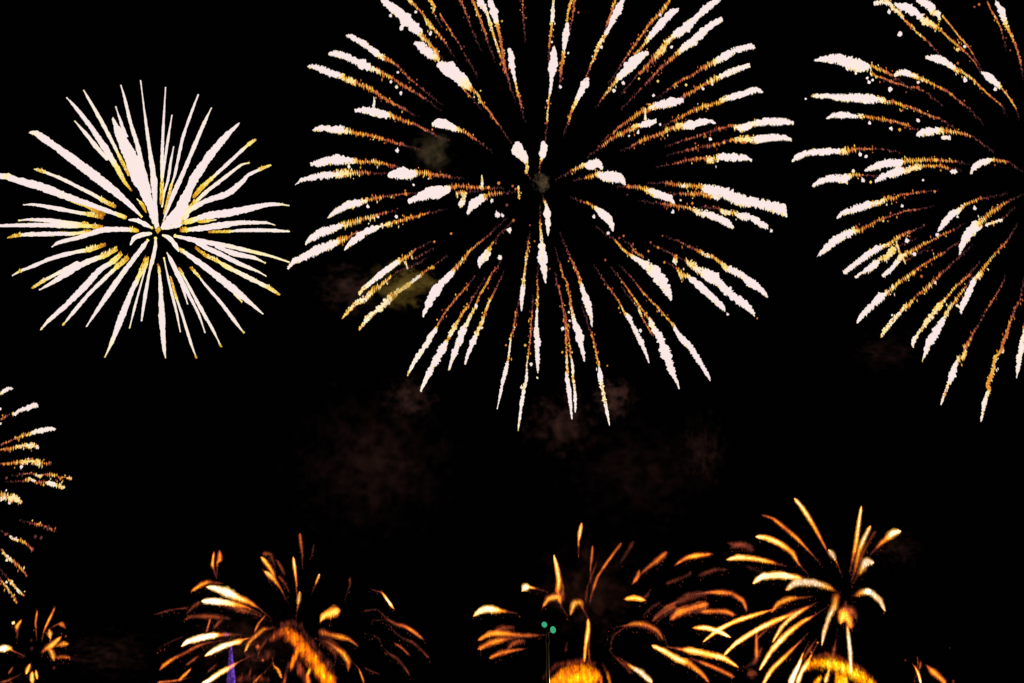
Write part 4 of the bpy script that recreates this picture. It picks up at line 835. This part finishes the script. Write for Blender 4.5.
    if style == 'ragged' and tails and tails[-1].f and rt > 45:
        # the last dying embers, thinning out towards the place of the bang
        x, y, d, pxi = S[-1][0], S[-1][1], dep(1.0), px[-1]
        dist = math.hypot(x - cx, y - cy)
        go = min(dist * 0.45, rnd.uniform(8, 30))
        ks = [go * j / 6 / max(dist, 1) for j in range(7)]
        tails[-1].tube([at(x + (cx - x) * k, y + (cy - y) * k, d - z * fr * k) for k in ks], [0.45 * pxi] * 7,
                       [1.5 - 0.15 * j for j in range(7)], 0.3, 5)
        q = 0.0
        while q < go:
            q += rnd.uniform(0.8, 2.4)
            k = q / max(dist, 1)
            tails[-1].sliver(at(x + (cx - x) * k + rnd.uniform(-1.0, 1.0), y + (cy - y) * k + rnd.uniform(-1.0, 1.5), d - z * fr * k), UP,
                             rnd.uniform(1.5, 4.0) * pxi, rnd.uniform(0.9, 1.5) * pxi, rnd.uniform(1.4, 3.6) * (1 - 0.5 * q / go))
    heads = [m for m in heads if m.f]
    tails = [m for m in tails if m.f]
    if not heads:
        heads, tails = tails[:1], tails[1:]
    if heads:
        h = heads[0].build('star_trail', mat, root)
        for m in heads[1:]:
            m.build('hot_bead', mat, h)
        for m in tails:
            m.build('ember_tail', mat, h)

def turned(line, centre, ang, k, mirror=False, dim=None):
    out = []
    for (x, y, w, c) in parse(line):
        dx, dy = x - centre[0], y - centre[1]
        if mirror:
            dx = -dx
        dx, dy = (dx * math.cos(ang) - dy * math.sin(ang)) * k, (dx * math.sin(ang) + dy * math.cos(ang)) * k
        out.append('%.1f,%.1f,%.1f,%.1f' % (centre[0] + dx, centre[1] + dy, w, c if dim is None else min(dim, c * 0.5)))
    return ' '.join(out)

def burst(key, name, centre, D, mat, style, label, R=None, power=60000, colour=(1, 0.8, 0.6), group=None, half=None, faint=0):
    lines, sparks = TRACES[key]
    lines = [l for l in lines.strip().split('\n') if l.strip()]
    seen = list(lines)
    if half is not None:       # the shell is round: the side beyond the frame burns too
        for l in seen:
            m = turned(l, centre, rnd.uniform(-0.05, 0.05), rnd.uniform(0.94, 1.03), mirror=True)
            xs = [p[0] for p in parse(m)]
            if (min(xs) > 1034) if half > 0 else (max(xs) < -8):
                lines.append(m)
    for q in range(faint):     # stars that are nearly burnt out
        lines.append(turned(rnd.choice([l for l in seen if len(l.split()) > 2]), centre, rnd.uniform(-0.35, 0.35), rnd.uniform(0.7, 1.08), dim=3.1))
    root = empty(name, at(centre[0], centre[1], D), label, 'firework', group)
    tips = [parse(l)[0] for l in lines]
    if R is None:
        R = max(math.hypot(t[0] - centre[0], t[1] - centre[1]) for t in tips) * 1.02
    for l in lines:
        star(root, centre, l, mat, D, R, style)
    for t in sparks.split():
        x, y, r, c = (float(v) for v in t.split(','))
        rr = math.hypot(x - centre[0], y - centre[1])
        d = D + rnd.uniform(-1, 1) * math.sqrt(max(0.0, R * R - rr * rr)) * 0.8 * D / F
        b = MB(root.location)
        if c < 7.6:
            b.sliver(at(x, y, d), UP + Vector((rnd.uniform(-.3, .1), 0, 0)), r * 2.6 * d / F, r * 1.7 * d / F, c, 0.8)
            b.sliver(at(x + 0.3, y - 0.3, d), UP + Vector((rnd.uniform(-.1, .3), 0, 0)), r * 1.9 * d / F, r * 1.5 * d / F, c + 0.5, 0.8)
        else:
            # a tumbling glowing lump, with a drop leaving it
            b.blob(at(x, y, d), r * 0.76 * d / F, c, 0.35)
            b.sliver(at(x + rnd.uniform(-.4, .4) * r, y + rnd.uniform(-.9, .6) * r, d), UP + Vector((rnd.uniform(-.4, .2), 0, 0)),
                     r * rnd.uniform(1.4, 2.6) * d / F, r * rnd.uniform(0.7, 1.1) * d / F, c - rnd.choice((0, 0, 0.6)))
        b.build('spark', mat, root)
    if power:
        ld = bpy.data.lights.new('burst_light', 'POINT')
        ld.energy = power
        ld.color = colour
        ld.shadow_soft_size = 0.0
        lo = bpy.data.objects.new('burst_light', ld)
        lo.location = (0, 0, 0)
        lo.parent = root
        COL.objects.link(lo)
    return root

burst('A', 'firework_burst', (158, 230), 330, M_LEMON, 'smooth',
      'dense white firework with long straight streaks meeting in a bright centre, complete, at the left', power=30000)
burst('B', 'firework_burst', (541, 188), 300, M_SILVER, 'ragged',
      'huge round firework at top middle, ragged white heads with amber tails round a dark centre', R=262, power=90000)
burst('C', 'firework_burst', (1040, 185), 315, M_SILVER, 'ragged',
      'large white and amber firework cut off by the top right edge of the photo', R=252, power=50000, half=1)
burst('D', 'firework_burst', (-70, 490), 340, M_SILVER, 'ragged',
      'beaded gold firework cut off by the left edge of the photo, arms drooping', R=150, power=12000, half=-1)
burst('E', 'firework_burst', (45, 650), 300, M_GOLD, 'soft',
      'small golden flower of short streaks low in the bottom left corner', R=48, power=4000)
burst('F', 'firework_burst', (292, 645), 250, M_GOLD, 'soft',
      'drooping orange and pinkish white palm firework around the violet jet, bottom left of middle', R=150, power=8000, colour=(1, 0.6, 0.35), faint=16)
burst('G', 'firework_burst', (598, 630), 260, M_GOLD, 'soft',
      'sparse orange palm firework with scattered short arcs above the green signal lights', R=160, power=8000, colour=(1, 0.6, 0.35), faint=18)
burst('H', 'firework_burst', (845, 592), 240, M_GOLD, 'soft',
      'crisp golden palm firework with curved arms above the brightest yellow dome, lower right', R=150, power=8000, colour=(1, 0.7, 0.4), faint=7)
burst('I', 'firework_burst', (895, 690), 250, M_GOLD, 'soft',
      'faint orange arc of sparks alone at the bottom edge, far right', R=60, power=0)

# ------------------------------------------------------------ fountains of sparks on the ground
def fountain(key, centre, D, label, power, wide=1.0, cool=0.0):
    lines = [l for l in TRACES[key][0].strip().split('\n') if l.strip()]
    base = at(centre, 700, D)
    base.z = 0.0
    root = empty('spark_fountain', base, label, 'fountain', 'fountains of sparks along the bottom')
    for l in lines:
        S = resample(parse(l), 1.0)
        mb = MB(root.location)
        ph = [rnd.uniform(0, 6.28) for _ in range(6)]
        for (x, y, w, c, s) in S:
            w *= wide
            n = max(3, int(w * 1.7))
            for q in range(n):
                u = max(-1.0, min(1.0, rnd.gauss(0, 0.5)))          # across the plume, denser in its middle
                yy = y + u * w * 0.55
                xx = x + rnd.uniform(-1.0, 1.0)
                d = D + rnd.uniform(-1, 1) * w * 0.4 * D / F
                ln = rnd.uniform(3.0, 9.0) * D / F
                # strands: heat changes slowly across and quickly along the plume
                v = 0.5 * math.sin(xx * 0.9 + ph[0]) + 0.35 * math.sin(xx * 2.1 + ph[1]) + 0.45 * math.sin(yy * 0.35 + xx * 0.3 + ph[2])
                edge = -2.6 * max(0.0, abs(u) - 0.5) / 0.5 if u < 0 else -1.2 * max(0.0, u - 0.6) / 0.4
                mb.sliver(at(xx, yy, d), UP + Vector((rnd.uniform(-.22, .22), 0, 0)), ln,
                          rnd.uniform(1.5, 3.6) * D / F, c - 0.2 - cool + v * 0.8 + edge + rnd.uniform(-0.45, 0.35), 0.9)
        mb.build('spark_haze_plume', M_AMBER, root)  # the wide faint plumes paint glowing haze round the sparks
    ld = bpy.data.lights.new('fountain_light', 'POINT')
    ld.energy = power
    ld.color = (1.0, 0.62, 0.25)
    ld.shadow_soft_size = 0.0
    lo = bpy.data.objects.new('fountain_light', ld)
    lo.parent = root
    lo.location = (0, 0, 2.6)
    COL.objects.link(lo)

fountain('FC', 578, 66, 'amber dome of sparks at the bottom middle, right of the green signal lights', 5000, 1.0, 0.75)
fountain('FR', 838, 150, 'bright yellow dome of sparks at the bottom under the golden palm firework', 9000, 1.0, 0.5)
fountain('FL', 315, 150, 'thick orange forked plume of sparks right of the violet jet', 6000, 1.35, 0.35)

# ------------------------------------------------------------ violet jet
def violet_jet():
    D = 300
    b = at(232, 700, D)
    b.z = 0
    root = empty('flame_jet', b, 'narrow violet flame jet pointing up between the pinkish white arcs at bottom left', 'flame jet')
    core, veil, tip = MB(root.location), MB(root.location), MB(root.location)
    px = D / F
    for k in range(900):
        t = rnd.random() ** 0.7                    # 0 apex, 1 base
        y = 645 + t * 63
        hw0, hw1 = -1.0 - 5.5 * t, 1.0 + 6.5 * t
        u = rnd.random()
        x = 230.8 + hw0 + (hw1 - hw0) * u
        m = core if u > 0.45 else veil
        c = 3.4 + 3.2 * u + 1.0 * t - (1.0 if u > 0.95 else 0) + rnd.uniform(-0.8, 0.8)
        m.sliver(at(x, y, D + rnd.uniform(-5, 5) * px), UP + Vector((-0.16 + 0.28 * u, 0, 0)), rnd.uniform(2.5, 6) * px, rnd.uniform(.9, 1.6) * px, c)
    for k in range(60):  # dim smoke above the apex, its violet light put in as emission
        y = rnd.uniform(612, 645)
        tip.sliver(at(227.5 + rnd.gauss(0, 1.4), y, D + rnd.uniform(-3, 3) * px), UP, rnd.uniform(2, 5) * px, 1.2 * px, rnd.uniform(0.5, 1.3))
    for k in range(14):
        tip.sliver(at(227 + rnd.uniform(-2, 2), 634.5 + rnd.uniform(-1.5, 1.5), D), UP, 3 * px, 1.6 * px, 8.5)
    core.build('flame_core', M_VIOLET, root)
    veil.build('flame_veil', M_VIOLET, root)
    tip.build('glowing_smoke_tip', M_VIOLET, root)
violet_jet()

# ------------------------------------------------------------ green signal lights on a dark post
def signal_post():
    D = 60.0
    px = D / F
    foot = at(548.3, 700, D)
    foot.z = 0.0
    root = empty('signal_post', foot, 'slim dark post with two small glowing green lights on top, before the amber dome', 'signal post')
    dark = matte('weathered_grey_paint', (0.33, 0.36, 0.27), 0.4, 5, 0.25, 0.1)
    black = matte('black_housing', (0.02, 0.02, 0.02), 0.5, 9, 0.3, 0.1)
    import bmesh
    def mesh(name, fn, mat, parent):
        bm = bmesh.new()
        fn(bm)
        me = bpy.data.meshes.new(name)
        bm.to_mesh(me)
        bm.free()
        me.materials.append(mat)
        for p in me.polygons: p.use_smooth = len(me.polygons) > 40
        o = bpy.data.objects.new(name, me)
        COL.objects.link(o)
        o.parent = parent
        return o
    top = at(548.3, 631, D) - foot
    top.x = top.y = 0
    H = top.z
    def cyl(bm, r1, r2, a, b, seg=20):
        a, b = Vector(a), Vector(b)
        d = b - a
        q = d.to_track_quat('Z', 'Y').to_matrix().to_4x4()
        bmesh.ops.create_cone(bm, cap_ends=True, segments=seg, radius1=r1, radius2=r2, depth=d.length,
                              matrix=Matrix.Translation((a + b) / 2) @ q)
    mesh('pole', lambda bm: (cyl(bm, 1.7 * px, 1.15 * px, (0, 0, 0), (0, 0, H))), dark, root)
    mesh('base_flange', lambda bm: (cyl(bm, 3.6 * px, 3.2 * px, (0, 0, 0), (0, 0, 0.12)), cyl(bm, 2.4 * px, 2.0 * px, (0, 0, 0.12), (0, 0, 0.35))), dark, root)
    mesh('collar', lambda bm: (cyl(bm, 2.0 * px, 2.0 * px, (0, 0, H - 0.62), (0, 0, H - 0.36))), black, root)
    pl = at(545.2, 622.8, D) - foot
    pr = at(554.0, 628.2, D) - foot
    def bar(bm):
        cyl(bm, 0.55 * px, 0.55 * px, (0, 0.12, H - 0.02), (pl.x, 0.12, pl.z))
        cyl(bm, 0.55 * px, 0.55 * px, (0, 0.12, H - 0.02), (pr.x, 0.12, pr.z))
    mesh('crossbar', bar, black, root)
    green = lamp_material('green_signal_glass', srgb(58, 168, 120), 1.0)
    for p, rx, rz, tilt in ((pl, 2.7, 2.9, 0.55), (pr, 2.8, 3.5, 0.25)):
        hs = mesh('lamp_housing', lambda bm: cyl(bm, rz * 0.86 * px, rz * 0.6 * px, (p.x, 0.02, p.z), (p.x, 0.42, p.z)), black, root)
        def lens(bm):
            bmesh.ops.create_uvsphere(bm, u_segments=20, v_segments=12, radius=1.0,
                                      matrix=Matrix.Translation((p.x, 0, p.z)) @ Matrix.Rotation(-tilt, 4, 'Y') @ Matrix.Diagonal((rx * px, 0.12, rz * px, 1)))
        mesh('lamp_lens', lens, green, root)
signal_post()

# ------------------------------------------------------------ smoke lit by the bursts
def smoke_material(name, col, density, scale, thr, seed):
    m = bpy.data.materials.new(name)
    m.use_nodes = True
    n = m.node_tree
    n.nodes.clear()
    N = n.nodes.new
    out = N('ShaderNodeOutputMaterial')
    vol = N('ShaderNodeVolumePrincipled')
    vol.inputs['Color'].default_value = col + (1,)
    vol.inputs['Anisotropy'].default_value = 0.0
    tc = N('ShaderNodeTexCoord')
    mp = N('ShaderNodeMapping')
    mp.inputs['Location'].default_value = (seed * 3.1, seed * 1.7, seed * 2.3)
    nz = N('ShaderNodeTexNoise')
    nz.inputs['Scale'].default_value = scale
    nz.inputs['Detail'].default_value = 5
    nz.inputs['Roughness'].default_value = 0.62
    ln = N('ShaderNodeVectorMath'); ln.operation = 'LENGTH'
    n.links.new(tc.outputs['Object'], mp.inputs[0])
    n.links.new(mp.outputs[0], nz.inputs['Vector'])
    n.links.new(tc.outputs['Object'], ln.inputs[0])
    def math_(op, a, b=None, clamp=False):
        q = N('ShaderNodeMath'); q.operation = op; q.use_clamp = clamp
        for k, v in enumerate((a, b)):
            if v is None: continue
            if isinstance(v, (int, float)): q.inputs[k].default_value = v
            else: n.links.new(v, q.inputs[k])
        return q.outputs[0]
    inv = math_('SUBTRACT', 1.0, ln.outputs['Value'])
    fall = math_('MULTIPLY', inv, 4.0, True)
    # billows: the cloud's edge is eaten away by the noise, thinner towards its rim
    a = math_('MULTIPLY', math_('SUBTRACT', nz.outputs['Fac'], thr), 7.0)
    a = math_('ADD', a, math_('MULTIPLY', math_('SUBTRACT', inv, 0.45), 1.6))
    a = math_('MULTIPLY', a, 0.8, True)
    a = math_('MULTIPLY', a, fall)
    a = math_('MULTIPLY', a, density)
    n.links.new(a, vol.inputs['Density'])
    n.links.new(vol.outputs[0], out.inputs['Volume'])
    return m

def smoke(x, y, rx, ry, D, col, opt, label, scale=2.2, thr=0.42):
    """opt: optical depth through the middle"""
    px = D / F
    r = (rx * px, 0.5 * (rx + ry) * px, ry * px)
    dens = opt / (2 * r[1]) * 2.2
    import bmesh
    bm = bmesh.new()
    bmesh.ops.create_icosphere(bm, subdivisions=3, radius=1.0)
    for v in bm.verts:
        v.co *= 1.0 + 0.06 * math.sin(v.co.x * 5 + x) * math.cos(v.co.z * 4 + y)
    me = bpy.data.meshes.new('smoke_cloud')
    bm.to_mesh(me)
    bm.free()
    me.materials.append(smoke_material('drifting_smoke', col, dens, scale, thr, (x * 7 + y * 3) % 17))
    o = bpy.data.objects.new('smoke_cloud', me)
    o.location = at(x, y, D)
    o.scale = r
    COL.objects.link(o)
    tag(o, label, 'smoke', 'smoke drifting between the fireworks', 'stuff')

OL = (0.62, 0.56, 0.36)
BR = (0.58, 0.33, 0.33)
smoke(433, 151, 27, 29, 292, OL, 0.16, 'small olive puff of smoke left of the dark centre of the huge firework', 2.2, 0.50)
smoke(541, 183, 12, 12, 240, OL, 0.75, 'tiny tan puff of smoke at the centre of the huge firework', 1.6, 0.48)
smoke(402, 286, 46, 28, 312, (0.85, 0.68, 0.18), 1.15, 'smoke with yellow firework light put into its colour, behind the lower left arms of the huge firework', 2.6, 0.52)  # yellow light of the burst painted into the smoke colour
smoke(350, 290, 48, 38, 318, BR, 0.36, 'thin smoke drifting off the lower left tips of the huge firework', 4.2, 0.54)
smoke(372, 465, 115, 105, 330, BR, 0.43, 'wide dim reddish smoke bank under the lower left of the huge firework', 6.8, 0.55)
smoke(410, 398, 34, 30, 325, BR, 0.51, 'small round smoke puff above the dim reddish bank', 3.3, 0.52)
smoke(562, 425, 52, 46, 322, BR, 0.51, 'dim smoke hanging below the lowest trails of the huge firework', 4.5, 0.54)
smoke(615, 398, 30, 28, 322, BR, 0.70, 'brownish smoke puff right of the lowest trail tip', 3.0, 0.52)
smoke(640, 475, 120, 90, 335, BR, 0.34, 'broken faint smoke across the dark gap above the orange palm', 7.5, 0.57)
smoke(703, 450, 34, 52, 330, BR, 0.47, 'upright faint wisp of smoke on the right of the dark gap', 4.5, 0.55)
smoke(885, 352, 60, 32, 325, BR, 0.34, 'faint smoke under the arms of the top right firework', 5.4, 0.57)
smoke(897, 548, 40, 30, 275, BR, 0.42, 'thin smoke beside the right arm tips of the golden palm', 5.1, 0.56)
smoke(115, 655, 75, 40, 300, BR, 0.51, 'faint smoke low between the golden flower and the pinkish arcs', 6.8, 0.58)
smoke(245, 645, 80, 48, 275, BR, 0.51, 'dim smoke round the violet jet', 5.4, 0.55)
smoke(590, 590, 75, 70, 300, BR, 0.43, 'thin brown smoke over the amber dome', 5.4, 0.55)
